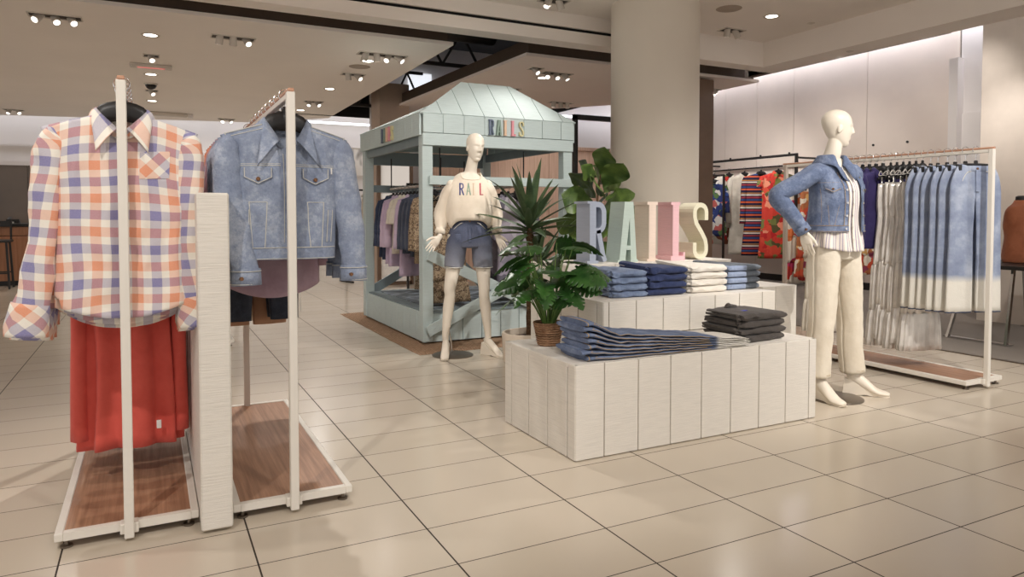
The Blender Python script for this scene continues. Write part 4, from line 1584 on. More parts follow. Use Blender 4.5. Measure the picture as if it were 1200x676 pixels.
# ---- trousers on clip hangers
def pants(name, label, cat, mat, loc, group=None, length=1.0, waist=.17, hip=.20, hem=.10, leg_x=.105, depth=.045, seed=0, details=True, stitch='stitch', edge=None, flare=None):
    t = thing(name, label, cat, loc, 0, group)
    z0 = -.125
    zc = z0 - .27
    kn = z0 - length * .55
    for sd in (-1, 1):
        b = MB()
        hm = hem
        b.tube([(sd * waist * .5, 0, z0), (sd * (hip * .5), 0, z0 - .12), (sd * leg_x, 0, zc), (sd * leg_x * 1.06, -.004, kn), (sd * leg_x * 1.12, -.004, z0 - length)],
               [(waist * .53, depth * .62), (hip * .535, depth), (hip * .52, depth), ((hip * .45 + hm) / 2 + .004, depth * .9), (hm, depth * .85)], 24, sub=7, caps=False, ref=(0, 1, 0), sup=.8,
               disp=lambda th, v, L: .006 * (nz(cos(th) * 1.6 + seed + sd, sin(th) * 1.6, L * 4) + .5 * nz(cos(th) * 3 + seed, sin(th) * 3, L * 13)))
        lg = b.build('trouser_leg', mat, t, angle=180, solid=.003)
        if details:
            b = MB()
            b.tube([(sd * (leg_x + hip * .50), -.004, z0 - .14 - (length - .17) * i / 10) for i in range(11)], .002, 5, ref=(0, 1, 0)); b.build('side_seam', M[stitch], lg)
        if edge:
            b = MB(); b.tube([(sd * leg_x * 1.12 + (hm + .002) * cos(a), -.004 + (depth * .87) * sin(a), z0 - length + .004 * nz(a * 3, sd)) for a in [2 * pi * i / 28 for i in range(28)]], .005, 6, closed=True, ref=(0, 0, 1)); b.build('raw_hem', edge, lg)
    b = MB(); b.tube([(0, 0, z0 - .035), (0, 0, z0 + .004)], [(waist * 1.06, depth * .7), (waist * 1.04, depth * .66)], 28, sub=2, caps=False, ref=(0, 1, 0), sup=.8); b.build('waistband', mat, t, angle=180, solid=.004)
    if details:
        b = MB(); b.box((0, -depth * .95, z0 - .10), (.03, .012, .15), bev=.004); b.build('fly', mat, t)
        b = MB(); b.tube([(0, -depth * .64, z0 - .016), (0, -depth * .7 - .008, z0 - .016)], [.009, .008], 12, ref=(0, 0, 1)); b.build('button', M['copper'], t)
        for sd in (-1, 1):
            b = MB(); b.tube([(sd * waist * (.45 + .5 * (i / 6) ** .8), -depth * (1.02 - .25 * (i / 6)) - .006, z0 - .035 - .075 * (i / 6) ** 2) for i in range(7)], .003, 6, ref=(0, 1, 0)); b.build('pocket_edge', M[stitch], t)
    return t


s = pants('black_jeans', '', 'jeans', M['denim_black'], (0, 0, 0), 'black jeans on the middle rack', length=.93, hem=.075, leg_x=.11, seed=3)
row(s, 'clip', lambda i: 'black jeans %s on the middle rack' % ordf(i), [(.525, 4.0), (.525, 4.11)], ['black jeans hanging below the mauve shirts, nearer pair', 'black jeans hanging below the mauve shirts, rear pair'], z, [.02, -.05])
s = pants('brown_trousers', 'camel brown trousers hanging behind the black jeans on the middle rack', 'trousers', cloth('camel_twill', (176, 136, 108), (150, 112, 86)), (.50, 4.21, z), None, length=.98, hem=.09, leg_x=.09, details=False)
hang('clip', .50, 4.21, z, 'camel brown trousers')
s = pants('cream_trousers', 'cream frayed trousers at the far end of the middle rack', 'trousers', cloth('cream_twill', (226, 212, 192), (206, 190, 168)), (.55, 4.31, z), None, length=.97, hem=.10, leg_x=.10, details=False, edge=M['label_white'])
hang('clip', .55, 4.31, z, 'cream frayed trousers')
# ------------------------------------------------------------------ right rack: dip-dyed jeans, silver dresses, indigo jackets, cream dresses
M['dip'] = m_dip()
M['satin'] = m_satin('silver_satin', (236, 231, 224), (200, 193, 186))
M['indigo'] = cloth('indigo_cotton', (58, 50, 98), (40, 34, 74), wr=.6)
M['cream'] = cloth('cream_cotton', (228, 220, 206), (204, 194, 178), wr=.5)
XRK, ZRK = 5.045, 1.632
s = pants('dip_dyed_jeans', '', 'jeans', M['dip'], (0, 0, 0), 'dip-dyed jeans on the right rack', length=1.0, hem=.098, waist=.13, hip=.185, leg_x=.104, seed=9, edge=M['denim_dark'], depth=.028)
row(s, 'clip', lambda i: 'dip-dyed jeans %s on the right rack' % ordf(i), [(XRK + .01, 2.90 + .064 * 0), (XRK, 2.964), (XRK - .01, 3.028), (XRK, 3.09), (XRK - .01, 3.15), (XRK, 3.21)],
    ['blue jeans with bleached white hems, %s on the right rack' % ordf(i) for i in range(6)], ZRK, [-.30, -.34, -.28, -.36, -.30, -.33])


def tiered_dress(name, mat, loc, group=None, seed=0, z0=-.12, length=1.33, w=.17, label=''):
    t = thing(name, label, 'dress', loc, 0, group)
    zt = z0 - .10
    zl = z0 - length
    h = (zt - zl)
    b = MB(); pleat_tube(b, [(zt, w * .72, .03, .001), (zt - .14, w * .76, .038, .003), (zt - .25, w * .70, .038, .004), (zt - h * .36, w * .8, .042, .008), (zt - h * .5, w * .9, .046, .010)], n=56, k=9, seed=seed, sub=4)
    b.build('bodice', mat, t, angle=180, solid=.002)
    b = MB(); pleat_tube(b, [(zt - h * .495, w * .86, .044, .006), (zt - h * .54, w * .98, .05, .010), (zt - h * .78, w * 1.06, .054, .012)], n=64, k=12, seed=seed + 1, sub=4); b.build('middle_tier', mat, t, angle=180, solid=.002)
    b = MB(); pleat_tube(b, [(zt - h * .775, w * 1.02, .052, .007), (zt - h * .82, w * 1.14, .058, .012), (zl, w * 1.26, .062, .014)], n=72, k=14, seed=seed + 2, sub=4); b.build('bottom_tier', mat, t, angle=180, solid=.002)
    for sd in (-1, 1):
        b = MB(); b.tube([(sd * w * .62, -.03, zt + .004), (sd * w * .58, -.018, zt + .05), (sd * w * .55, .0, z0 - .01), (sd * w * .58, .018, zt + .05), (sd * w * .6, .028, zt + .004)], (.006, .004), 6, sub=4, ref=(1, 0, 0)); b.build('shoulder_strap', mat, t)
        b = MB()
        for k in range(2):
            b.tube([(sd * w * .55, -.02, z0 - .03), (sd * (w * .55 + .025 * (1 - 2 * k)), -.035, z0 - .005), (sd * (w * .55 + .04 * (1 - 2 * k)), -.038, z0 - .04), (sd * w * .55, -.026, z0 - .035)], .003, 6, sub=4)
        b.build('strap_bow', mat, t)
    b = MB(); b.tube([((w * .70) * cos(a), .04 * sin(a) - .004, zt - .25 + .012 * sin(a)) for a in [2 * pi * i / 24 for i in range(24)]], .005, 6, closed=True, ref=(0, 0, 1)); b.build('waist_tie', mat, t)
    return t


s = tiered_dress('tiered_dress', M['satin'], (0, 0, 0), 'silver tiered dresses on the right rack', seed=3, w=.145)
row(s, 'top', lambda i: 'silver dress %s on the right rack' % ordf(i), [(XRK, 3.27 + .05 * i) for i in range(6)],
    ['silver satin tiered strap dress, %s of its kind on the right rack' % ordf(i) for i in range(6)], ZRK, [-.22, -.34, -.25, -.36, -.22, -.3], sc=[(1, 1, 1), (1, 1, .97), (1.04, 1, 1), (1, 1, .99), (.97, 1, .96), (1, 1, 1)], hs=.55)
s = simple_top('indigo_jacket', '', 'jacket', M['indigo'], (0, 0, 0), group='indigo jackets on the right rack', length=.60, shw=.2, seed=31, sleeve=.56, flare=1.0, buttons=M['pearl'], depth=.036)
row(s, 'top', lambda i: 'indigo jacket %s on the right rack' % ordf(i), [(XRK, 3.585 + .058 * i) for i in range(6)],
    ['dark indigo button jacket, %s of its kind on the right rack' % ordf(i) for i in range(6)], ZRK, [-.26, -.32, -.25, -.34, -.28, -.3])
s = tiered_dress('cream_dress', M['cream'], (0, 0, 0), 'cream dresses on the right rack', seed=13, length=1.30, w=.17)
row(s, 'top', lambda i: 'cream dress %s on the right rack' % ordf(i), [(XRK, 4.02), (XRK, 4.14)], ['long cream dress behind the indigo jackets, nearer one', 'long cream dress behind the indigo jackets, rear one'], ZRK, [.0, .04])

# ------------------------------------------------------------------ black wall frame with printed tops
t = thing('outrigger_rail', 'black metal rail frame projecting from the linen wall', 'clothes rail', (9.44, 9.37, 2.16))
b = MB()
b.bar((0, -1.12, 0), (0, 1.12, 0), .03, .04); b.bar((0, -1.12, .02), (0, -1.12, -.92), .04, .04, up=(0, 1, 0)); b.bar((0, 1.12, .02), (0, 1.12, -.92), .04, .04, up=(0, 1, 0))
b.build('outer_frame', M['black_metal'], t, smooth=False)
b = MB(); b.tube([(0, -1.1, -.17), (0, 1.1, -.17)], .014, 10, ref=(0, 0, 1)); b.build('hang_bar', M['black_metal'], t)
for y in (-1.12, 1.12):
    b = MB(); b.bar((0, y, -.05), (.46, y, -.05), .03, .03); b.build('wall_bracket', M['black_metal'], t, smooth=False)
for x, y in ((9.885, 10.9), (9.885, 10.2), (9.885, 9.45), (9.885, 8.8), (9.885, 8.0), (9.885, 7.2), (9.885, 6.65)):
    b = MB(); b.tube([(0, 0, 0), (.02, 0, 0)], .018, 12, ref=(0, 0, 1)); tag(b.build('wall_socket', M['black_metal'], loc=(x, y, 2.24)), 'small black fixing hole in the linen wall', 'wall fixing', 'black fixing holes in a row on the linen wall')

P1 = m_print('print_white_floral', (232, 224, 210), [(226, 220, 206), (200, 56, 50), (96, 116, 70), (232, 226, 214), (150, 92, 70)], 9)
P2 = m_print('print_red_floral', (206, 66, 54), [(214, 80, 60), (120, 126, 70), (232, 150, 120), (190, 46, 46), (90, 84, 54)], 12)
P3 = m_stripes('print_stripes', (44, 38, 66), [(.14, .12, (210, 96, 60)), (.34, .08, (60, 88, 150)), (.50, .14, (150, 60, 70)), (.72, .1, (236, 228, 214)), (.88, .06, (214, 150, 80))], .22, 'Object', 2)
P4 = m_print('print_blue', (46, 58, 110), [(52, 76, 140), (84, 110, 66), (36, 44, 84), (176, 90, 84), (200, 196, 190)], 12)
P5 = m_print('print_ochre', (178, 110, 70), [(206, 86, 60), (224, 178, 110), (150, 70, 90), (232, 220, 200)], 10)
RZF = pi / 2 * 0 - .35
ZW = 2.006
names = [('printed_blouse', P2, 1.45, .31, .18, 'red and green leaf printed long blouse, nearest on the black wall frame'),
         ('printed_blouse', P3, 1.42, .31, .8, 'striped multicolour kimono with black and white shoulders on the wall frame'),
         ('plain_blouse', M['cream'], 1.42, .28, .8, 'plain off-white long top between striped and floral tops on the wall frame'),
         ('printed_blouse', P1, 1.25, .32, .8, 'white blouse with red and green flowers, nearer one on the wall frame'),
         ('printed_blouse', P1, 1.2, .32, .8, 'white blouse with red and green flowers, rear one on the wall frame')]
for i, (nm, mt, ln, sw, sl, lb) in enumerate(names):
    y = 8.62 + .38 * i
    simple_top(nm, lb, 'blouse', mt, (9.44, y, ZW), -.45, 'printed tops on the wall frame', length=ln, shw=sw, seed=40 + i, sleeve=sl, collar=i not in (1,), flare=1.2 if i < 3 else 1.05)
    hang('top', 9.44, y, ZW, lb.split(',')[0] if ',' in lb else ' '.join(lb.split()[:8]), -.45)
# dark low rail farther along with blue prints, and long floral dresses by the wall foot
t = thing('floor_rail', 'black floor rail behind the letter S with blue printed tops', 'clothes rack', (8.75, 9.62, 0))
for y in (-.45, .45):
    b = MB(); b.bar((0, y, 0), (0, y, 1.86), .03, .03, up=(0, 1, 0)); b.build('post', M['black_metal'], t, smooth=False)
b = MB(); b.bar((0, -.45, 1.85), (0, .45, 1.85), .03, .03); b.build('rail', M['black_metal'], t, smooth=False)
b = MB(); b.bar((-.22, -.45, .02), (.22, -.45, .02), .04, .03); b.bar((-.22, .45, .02), (.22, .45, .02), .04, .03); b.bar((0, -.45, .02), (0, .45, .02), .03, .03); b.build('base', M['black_metal'], t, smooth=False)
for i, y in enumerate((9.42, 9.62, 9.82)):
    simple_top('printed_blouse', 'blue and green printed blouse on the black floor rail, %s' % ordf(i), 'blouse', P4, (8.75, y, 1.868), -.5, 'blue printed blouses on the floor rail', length=.95, shw=.23, seed=50 + i, sleeve=.5, flare=1.15)
    hang('top', 8.75, y, 1.868, 'blue printed blouse %s' % ordf(i), -.5)
P6 = m_print('print_dress_red', (232, 222, 206), [(200, 66, 60), (214, 120, 70), (232, 222, 206), (190, 60, 96)], 8)
t = thing('hanging_rail', 'low black wall rail holding long floral dresses behind the elbow of the mannequin', 'clothes rail', (9.5, 7.6, 1.75))
b = MB(); b.tube([(0, -.7, 0), (0, .85, 0)], .014, 10, ref=(0, 0, 1)); b.build('hang_bar', M['black_metal'], t)
for y in (-.65, .8):
    b = MB(); b.bar((0, y, 0), (.41, y, 0), .03, .03); b.build('wall_bracket', M['black_metal'], t, smooth=False)
for i, (y, mt, lb) in enumerate([(8.3, P6, 'long white dress with red flowers reaching near the floor by the wall'), (8.08, P5, 'long orange floral dress reaching near the floor by the wall'),
                                 (7.0, P5, 'long ochre and red printed dress seen between trousers and silver dresses')]):
    tiered_dress('floral_dress', mt, (9.5, y, 1.768), None, seed=60 + i, length=1.6 - .12 * i, w=.2, label=lb)['group'] = 'long floral dresses by the wall'
    hang('top', 9.5, y, 1.768, lb.split(' reaching')[0].split(' seen')[0], -.2)

# ------------------------------------------------------------------ rails inside the pergola
ZP = 1.48
for x, lb in ((2.46, 'grey metal rail on the left inside the pergola'), (3.36, 'grey metal rail on the right inside the pergola')):
    t = thing('hanging_rail', lb, 'clothes rail', (x, 6.3, ZP))
    b = MB(); b.tube([(0, 0, -.014), (0, 1.55, -.014)], .014, 12, ref=(0, 0, 1)); b.build('bar', M['grey_post'], t)
    for y in (.02, 1.53):
        b = MB(); b.tube([(0, y, 0), (0, y, .33)], .007, 8); b.build('drop_rod', M['black_metal'], t)
M['lilac'] = cloth('lilac_cotton', (206, 186, 206), (176, 154, 180))
M['greyblue'] = cloth('slate_knit', (74, 80, 96), (52, 56, 70))
M['leopard'] = m_print('leopard_print', (170, 150, 124), [(148, 126, 102), (118, 98, 80), (182, 162, 136), (92, 76, 64)], 64, .8)
M['greyprint'] = m_print('grey_print', (176, 168, 180), [(150, 144, 158), (196, 190, 198), (112, 108, 120), (170, 160, 176)], 7, 2)


def jkt(nm, mt, ln, lb, y, seed, x=2.46, rz=.0, grp=None, shw=.21, sl=.5, cat='jacket'):
    simple_top(nm, lb, cat, mt, (x, y, ZP), rz, grp, length=ln, shw=shw, seed=seed, sleeve=sl, fold=.016, depth=.036)
    hang('top', x, y, ZP, lb, rz)


GL = 'garments on the left pergola rail'
seq = [('leopard_blouse', M['leopard'], .62, 'brown leopard print blouse, nearer one on the left pergola rail', 'blouse'), ('leopard_blouse', M['leopard'], .66, 'brown leopard print blouse, rear one on the left pergola rail', 'blouse'),
       ('slate_shirt', M['greyblue'], .60, 'dark slate shirt beside the leopard blouses in the pergola', 'shirt'), ('slate_shirt', M['greyblue'], .56, 'dark slate shirt second from the leopard blouses in the pergola', 'shirt'),
       ('slate_shirt', M['greyblue'], .58, 'dark slate shirt third from the leopard blouses in the pergola', 'shirt'), ('lilac_dress', M['lilac'], .82, 'long lilac top between slate shirts and cream blouses in the pergola', 'top'),
       ('cream_blouse', M['cream'], .56, 'cream blouse with short sleeves in the pergola, nearer one', 'blouse'), ('cream_blouse', M['cream'], .60, 'cream blouse with short sleeves in the pergola, rear one', 'blouse'),
       ('lilac_blouse', M['lilac'], .74, 'lilac blouse beside the cream blouses in the pergola', 'blouse'), ('lilac_blouse', M['lilac'], .72, 'lilac blouse beside the dark denim jackets in the pergola', 'blouse'),
       ('dark_denim_jacket', M['denim_dark'], .68, 'dark denim jacket at the far end of the pergola rail, nearer one', 'jacket'), ('dark_denim_jacket', M['denim_dark'], .66, 'dark denim jacket at the far end of the pergola rail, rear one', 'jacket')]
for i, (nm, mt, ln, lb, ct) in enumerate(seq):
    jkt(nm, mt, ln, lb, 6.46 + .118 * i, 70 + i, 2.46, .25, GL, .20, .5 if 'short' not in lb else .25, ct)
GR = 'garments on the right pergola rail'
seq = [('print_dress', M['greyprint'], 1.0, 'grey and lilac printed dress, nearest on the right pergola rail', 'dress'), ('print_dress', M['greyprint'], .98, 'grey and lilac printed dress, second on the right pergola rail', 'dress'),
       ('floral_blouse', P1, .8, 'pale floral blouse behind the yucca on the pergola rail', 'blouse'), ('slate_shirt', M['greyblue'], .8, 'dark slate shirt at the far end of the right pergola rail', 'shirt')]
for i, (nm, mt, ln, lb, ct) in enumerate(seq):
    jkt(nm, mt, ln, lb, 6.5 + .16 * i, 90 + i, 3.36, -.05, GR, .23, .4, ct)
for i, (x, y) in enumerate([(2.52, 6.32), (2.9, 7.55)]):
    s = tiered_dress('leopard_dress', M['leopard'], (x, y, ZP), 'long leopard dresses in the pergola', seed=100 + i, length=1.02, w=.2, label=['long leopard print dress beside the front post of the pergola', 'long leopard print dress seen between the legs of the mannequin'][i])
    if i == 0:
        hang('top', x, y, ZP, 'long leopard dress beside the pergola post')
t = thing('hanging_rail', 'short grey rail at the middle of the pergola', 'clothes rail', (2.9, 7.4, ZP))
b = MB(); b.tube([(0, 0, -.014), (0, .4, -.014)], .014, 12, ref=(0, 0, 1)); b.build('bar', M['grey_post'], t)
for y in (.02, .38):
    b = MB(); b.tube([(0, y, 0), (0, y, .33)], .007, 8); b.build('drop_rod', M['black_metal'], t)
hang('top', 2.9, 7.55, ZP, 'long leopard dress in the middle of the pergola')
# ------------------------------------------------------------------ mannequins (local frame: facing -y, feet on z = 0)
def m_gloss(name, rgb):
    t = NT(name)
    t.col(srgb(*rgb)); t.set(rough=.38, spec=.45)
    t.bump(t.noise(t.coord(), 30, 2), .02, .003)
    return t.m


M['mq'] = m_gloss('mannequin_cream', (236, 226, 210))


def finger(b, base, d, n, L, r, curl):
    """three bent phalanges from base along d, curling towards n"""
    p = Vector(base); d = Vector(d).normalized(); n = Vector(n).normalized()
    pts, rr = [tuple(p - d * .012)], [r]
    for k, f in enumerate((.42, .32, .26)):
        a = curl * (k + .6) * .55
        dd = (d * cos(a) + n * sin(a)).normalized()
        p = p + dd * (L * f)
        pts.append(tuple(p)); rr.append(r * (1 - .13 * (k + 1)))
    b.tube(pts, rr, 8, ref=tuple(n), sub=3)
    b.ball(pts[-1], rr[-1], 8)


def hand(b, w, d, n, s, curl=(.25, .3, .35, .4), thumb=.5, spread=.10, k=1.0):
    """hand at wrist w: d towards the fingers, n palm normal (fingers curl that way), s towards the thumb side"""
    w, d, n, s = (Vector(q) for q in (w, d, n, s))
    d.normalize(); n = (n - d * n.dot(d)).normalized(); s = d.cross(n) * (1 if d.cross(n).dot(s) > 0 else -1)
    P = [w - d * .02, w + d * .02 * k, w + d * .05 * k, w + d * .085 * k]
    b.tube([tuple(p) for p in P], [(.019, .019), (.026 * k, .015), (.035 * k, .0135), (.036 * k, .010)], 14, ref=tuple(n), sub=3)
    for i, (o, L, c) in enumerate(zip((.027, .009, -.009, -.026), (.070, .078, .072, .057), curl)):
        dd = (d + s * (o * spread * 40 * .3)).normalized()
        finger(b, w + d * (.086 - .004 * (i == 3)) * k + s * o * k, dd, n, L * k, .0076 * k, c)
    tb = w + d * .028 * k + s * .024 * k
    td = (d * .72 + s * .75 * thumb * 1.6 + n * .25).normalized()
    p1 = tb + td * .035 * k
    p2 = p1 + (td * .75 + d * .45).normalized() * .028 * k
    p3 = p2 + (td * .5 + d * .75).normalized() * .024 * k
    b.tube([tuple(q) for q in (tb - td * .012, p1, p2, p3)], [.013 * k, .0105 * k, .009 * k, .0072 * k], 9, ref=tuple(n), sub=3)
    b.ball(tuple(p3), .0072 * k, 8)


HEAD = [(0.0, -.036, .014, .016), (.012, -.033, .030, .032), (.035, -.022, .045, .053), (.065, -.012, .055, .070), (.10, -.005, .062, .082), (.13, .001, .068, .090),
        (.16, .005, .070, .092), (.19, .008, .065, .085), (.213, .009, .051, .066), (.229, .009, .031, .040), (.237, .009, .006, .008)]


def head(b, base, yaw, tilt=0.0, nod=0.0, k=1.0):
    """head whose chin sits at base"""
    s = MB()
    H = crom(HEAD, 9)
    G = lambda q, w: exp(-(q / w) ** 2 / 2)

    def relief(x, z):
        ax = abs(x)
        nose = sstep(.078, .091, z) * (.006 + .016 * sstep(.150, .094, z)) * sstep(.165, .135, z) * G(x, lerp(.0055, .0095, sstep(.14, .09, z)))
        return (nose + .0045 * G(ax - .011, .006) * G(z - .0885, .005) + .0035 * G(ax - .026, .017) * G(z - .141, .007) - .0085 * G(ax - .027, .013) * G(z - .122, .009)
                + .0050 * G(ax - .029, .0095) * G(z - .119, .0055) + .0035 * G(ax - .041, .016) * G(z - .092, .016) + .0055 * G(x, .013) * G(z - .0585, .0042)
                - .0035 * G(x, .016) * G(z - .0525, .002) + .0058 * G(x, .0115) * G(z - .0465, .0045) - .0045 * G(x, .016) * G(z - .035, .006) + .0065 * G(x, .015) * G(z - .015, .012))

    def hp(u, v):
        h = H[round(v * (len(H) - 1))]
        th = 2 * pi * u
        p = Vector((h[2] * cos(th), h[1] + h[3] * sin(th), h[0]))
        f = sstep(-.05, .45, -sin(th))
        return p + Vector((cos(th) * .35, sin(th), 0)) * (relief(p.x, p.z) * f), (u, v)
    s.grid(lambda u, v: (tuple(hp(u, v)[0]), (u, v)), 96, len(H) - 1)
    n0 = len(s.v)
    s.f += [tuple(range(96))[::-1], tuple(n0 - 97 + k for k in range(96))]; s.uv += [[(0, 0)] * 96] * 2; s.mi += [0, 0]
    for sx in (-1, 1):
        s.ball((sx * .068, .006, .106), (.007, .015, .027), 12, R=Matrix.Rotation(.2, 3, 'X'))
    R = Matrix.Rotation(yaw, 3, 'Z') @ Matrix.Rotation(tilt, 3, 'Y') @ Matrix.Rotation(nod, 3, 'X')
    o = Vector(base)
    s.v = [tuple(o + R @ (Vector(p) * k)) for p in s.v]
    b.add(s.v, s.f)


def leg(b, hip, knee, ankle, toe_dir, k=1.0, heel=.085):
    K = lambda q: (q[0] * k, q[1] * k)
    h, kn, a = Vector(hip), Vector(knee), Vector(ankle)
    m1, m2 = h.lerp(kn, .45), kn.lerp(a, .35)
    b.tube([tuple(h + Vector((0, 0, .06))), tuple(h), tuple(m1), tuple(kn + Vector((0, -.004, .02))), tuple(kn + Vector((0, 0, -.05))), tuple(m2 + Vector((0, .014, 0))), tuple(a + Vector((0, .004, .06))), tuple(a)],
           [(.085, .09), (.083, .085), (.066, .070), (.048, .052), (.044, .048), (.046, .052), (.029, .034), (.026, .032)], 20, sub=5, ref=(0, 1, 0))
    t = Vector((toe_dir[0], toe_dir[1], 0)).normalized()
    # foot on a wedge: ankle - instep - toe
    a0 = a
    z = lambda p, h_: Vector((p.x, p.y, h_))
    hl = a0 - t * .035
    b.tube([tuple(z(hl, heel + .028)), tuple(z(a0, heel + .03)), tuple(z(a0 + t * .06, heel * .72 + .018)), tuple(z(a0 + t * .115, heel * .28 + .018)), tuple(z(a0 + t * .15, .018 + .008 * (k > 1))), tuple(z(a0 + t * .195, .014 + .006 * (k > 1))), tuple(z(a0 + t * .215, .012 + .004 * (k > 1)))],
           [K(q) for q in ((.020, .028), (.027, .033), (.030, .028), (.034, .020), (.036, .016), (.028, .012), (.012, .008))], 16, sub=4, ref=(0, 0, 1))
    b.tube([tuple(a0 + Vector((0, 0, .05 * (k > 1)))), tuple(z(a0 - t * .004, heel + .035))], [K((.026, .031)), K((.027, .032))], 14, ref=(0, 1, 0))
    sd = Vector((-t.y, t.x, 0))
    return t, sd, hl


def wedge(b, a, t, heel=.085, w=.030):
    """wedge sole under the foot, cut back under the arch"""
    a = Vector((a[0], a[1], 0)); t = Vector((t[0], t[1], 0)).normalized(); sd = Vector((-t.y, t.x, 0))
    prof = [(-.062, .0), (.02, .0), (.07, .008), (.115, .002), (.20, .0), (.215, .006), (.15, .014), (.10, heel * .38), (.05, heel * .75), (0, heel + .012), (-.05, heel + .018)]
    b.prism(prof, -w, w, lambda x, zz, d: a + t * x + sd * d + Vector((0, 0, zz)))


def mannequin_body(t, J, name='body'):
    b = MB()
    X = lambda p: tuple(p)
    b.tube([q[:3] for q in J['torso']], [q[3:] for q in J['torso']], 28, sub=5, ref=(0, 1, 0))
    for c in J.get('bust', []):
        b.ball(c, (.054, .045, .052), 14)
    for s in ('R', 'L'):
        sh, el, wr = J['arm' + s]
        sh, el, wr = Vector(sh), Vector(el), Vector(wr)
        b.tube([X(sh), X(sh.lerp(el, .35)), X(sh.lerp(el, .8)), X(el), X(el.lerp(wr, .3)), X(wr)], [(.038, .040), (.035, .038), (.031, .034), (.030, .033), (.030, .032), (.0185, .021)], 16, sub=4, ref=(0, 1, 0))
        b.ball(X(sh), .040, 14)
        hand(b, wr, *J['hand' + s])
        leg(b, J['leg' + s][0], J['leg' + s][1], J['leg' + s][2], J['leg' + s][3], J.get('boot', 1.0))
    n = J['neck']
    b.tube([q[:3] for q in n], [q[3:] for q in n], 20, sub=4, ref=(0, 1, 0))
    head(b, J['chin'], J['yaw'], J.get('tilt', 0), J.get('nod', 0), 1.0)
    body = b.build(name, M['mq'], t, remesh=.0036, smo=3, fix=False)
    return body


def shell(rows, cx=None):
    """cloth around a body: rows (z, cx, cy, w, d); returns P(th, z)"""
    Z = [r[0] for r in rows]

    def P(th, z, off=0.0, sup=.92):
        tt = [interp([(r[0], r[k]) for r in rows], z) for k in (1, 2, 3, 4)]
        c, s = cos(th), sin(th)
        return Vector((tt[0] + (tt[2] + off) * math.copysign(abs(c) ** sup, c), tt[1] + (tt[3] + off) * math.copysign(abs(s) ** sup, s), z))
    return P


def smooth_rows(rows, n=6):
    return crom(rows, n)


# ---------------------------------------------------------------- mannequin in the sweater
A1 = radians(-22)
mq = thing('mannequin', 'cream mannequin in white sweatshirt and denim shorts before the pergola', 'mannequin', (2.355, 5.41, 0), A1)
J1 = dict(
    torso=[(.012, 0, .90, .06, .05), (.012, .0, .96, .15, .09), (.012, 0, 1.03, .158, .1), (.012, -.005, 1.11, .128, .086), (.01, -.012, 1.18, .112, .08), (.008, -.02, 1.28, .13, .088), (.006, -.015, 1.36, .138, .088), (.01, 0, 1.43, .140, .066), (.015, .006, 1.485, .12, .055), (.02, .008, 1.52, .06, .05)],
    bust=[(-.056, -.06, 1.335), (.070, -.06, 1.335)],
    neck=[(.02, .012, 1.48, .07, .06), (.024, .01, 1.54, .050, .052), (.035, -.002, 1.60, .047, .05), (.046, -.012, 1.66, .043, .042)],
    chin=(.048, -.010, 1.612), yaw=radians(26), tilt=radians(4), nod=radians(4),
    armR=((-.138, 0, 1.425), (-.215, .04, 1.215), (-.235, -.06, .995)), armL=((.164, 0, 1.425), (.226, .05, 1.215), (.238, -.06, 1.005)),
    handR=((-.62, -.25, -.75), (.3, -.95, 0), (.2, -1, .2), (.30, .22, .3, .55), .55, .25), handL=((.42, -.35, -.84), (-.3, -.9, -.2), (-.1, -1, .3), (.25, .3, .4, .5), .45, .16),
    legR=((-.088, 0, .96), (-.152, -.012, .555), (-.188, .0, .125), (-.05, -1)), legL=((.112, 0, .96), (.132, -.012, .555), (.165, .03, .125), (.62, -.78)))
mannequin_body(mq, J1)
for s in ('R', 'L'):
    a, td = J1['leg' + s][2], J1['leg' + s][3]
    b = MB(); wedge(b, a, td); b.build('wedge_heel', M['mq'], mq, smooth=False)
b = MB(); b.lathe([(.001, .009), (.165, .009), (.172, .006), (.172, 0.0)], (-.13, .03, 0), 48); b.build('base_plate', M['steel'], mq, angle=30)
b = MB(); b.tube([(-.135, .07, .005), (-.15, .065, .16), (-.178, .05, .30)], .006, 10, sub=3); b.build('support_rod', M['chrome'], mq)
M['fleece'] = cloth('cream_fleece', (238, 226, 208), (224, 210, 190), var=.05, wr=.35, sheen=.4)
SW = smooth_rows([(1.055, .01, 0, .15, .118), (1.10, .012, 0, .176, .132), (1.18, .012, -.008, .190, .135), (1.28, .012, -.015, .182, .128), (1.36, .01, -.012, .172, .112), (1.42, .012, 0, .166, .088), (1.46, .016, .004, .138, .07), (1.49, .02, .006, .104, .062), (1.52, .022, .008, .080, .058)], 5)
PS = shell(SW)


def sw_pt(th, t, off=0.0):
    f = max(0, -sin(th))
    hem = 1.072 + .058 * sstep(.2, 1, f) * (1 - .55 * sstep(0, 1, max(0, -cos(th + .5)))) - .015 * (1 - f)
    top = 1.522 - .058 * clamp((-sin(th - .12) - .35) / .65)
    z = lerp(hem, top, t)
    p = PS(th, z, off)
    k = .011 * (1 - .6 * t)
    fo = k * (nz(cos(th) * 2.2 + z * 2, sin(th) * 2.2, z * 5) + .8 * (.5 - abs(nz(cos(th) * 3 - z * 5, sin(th) * 3 + z * 4, 7))))
    d = Vector((cos(th), sin(th), 0))
    if t < .06:
        fo += .010 * (t / .06) - .010
    return p + d * fo


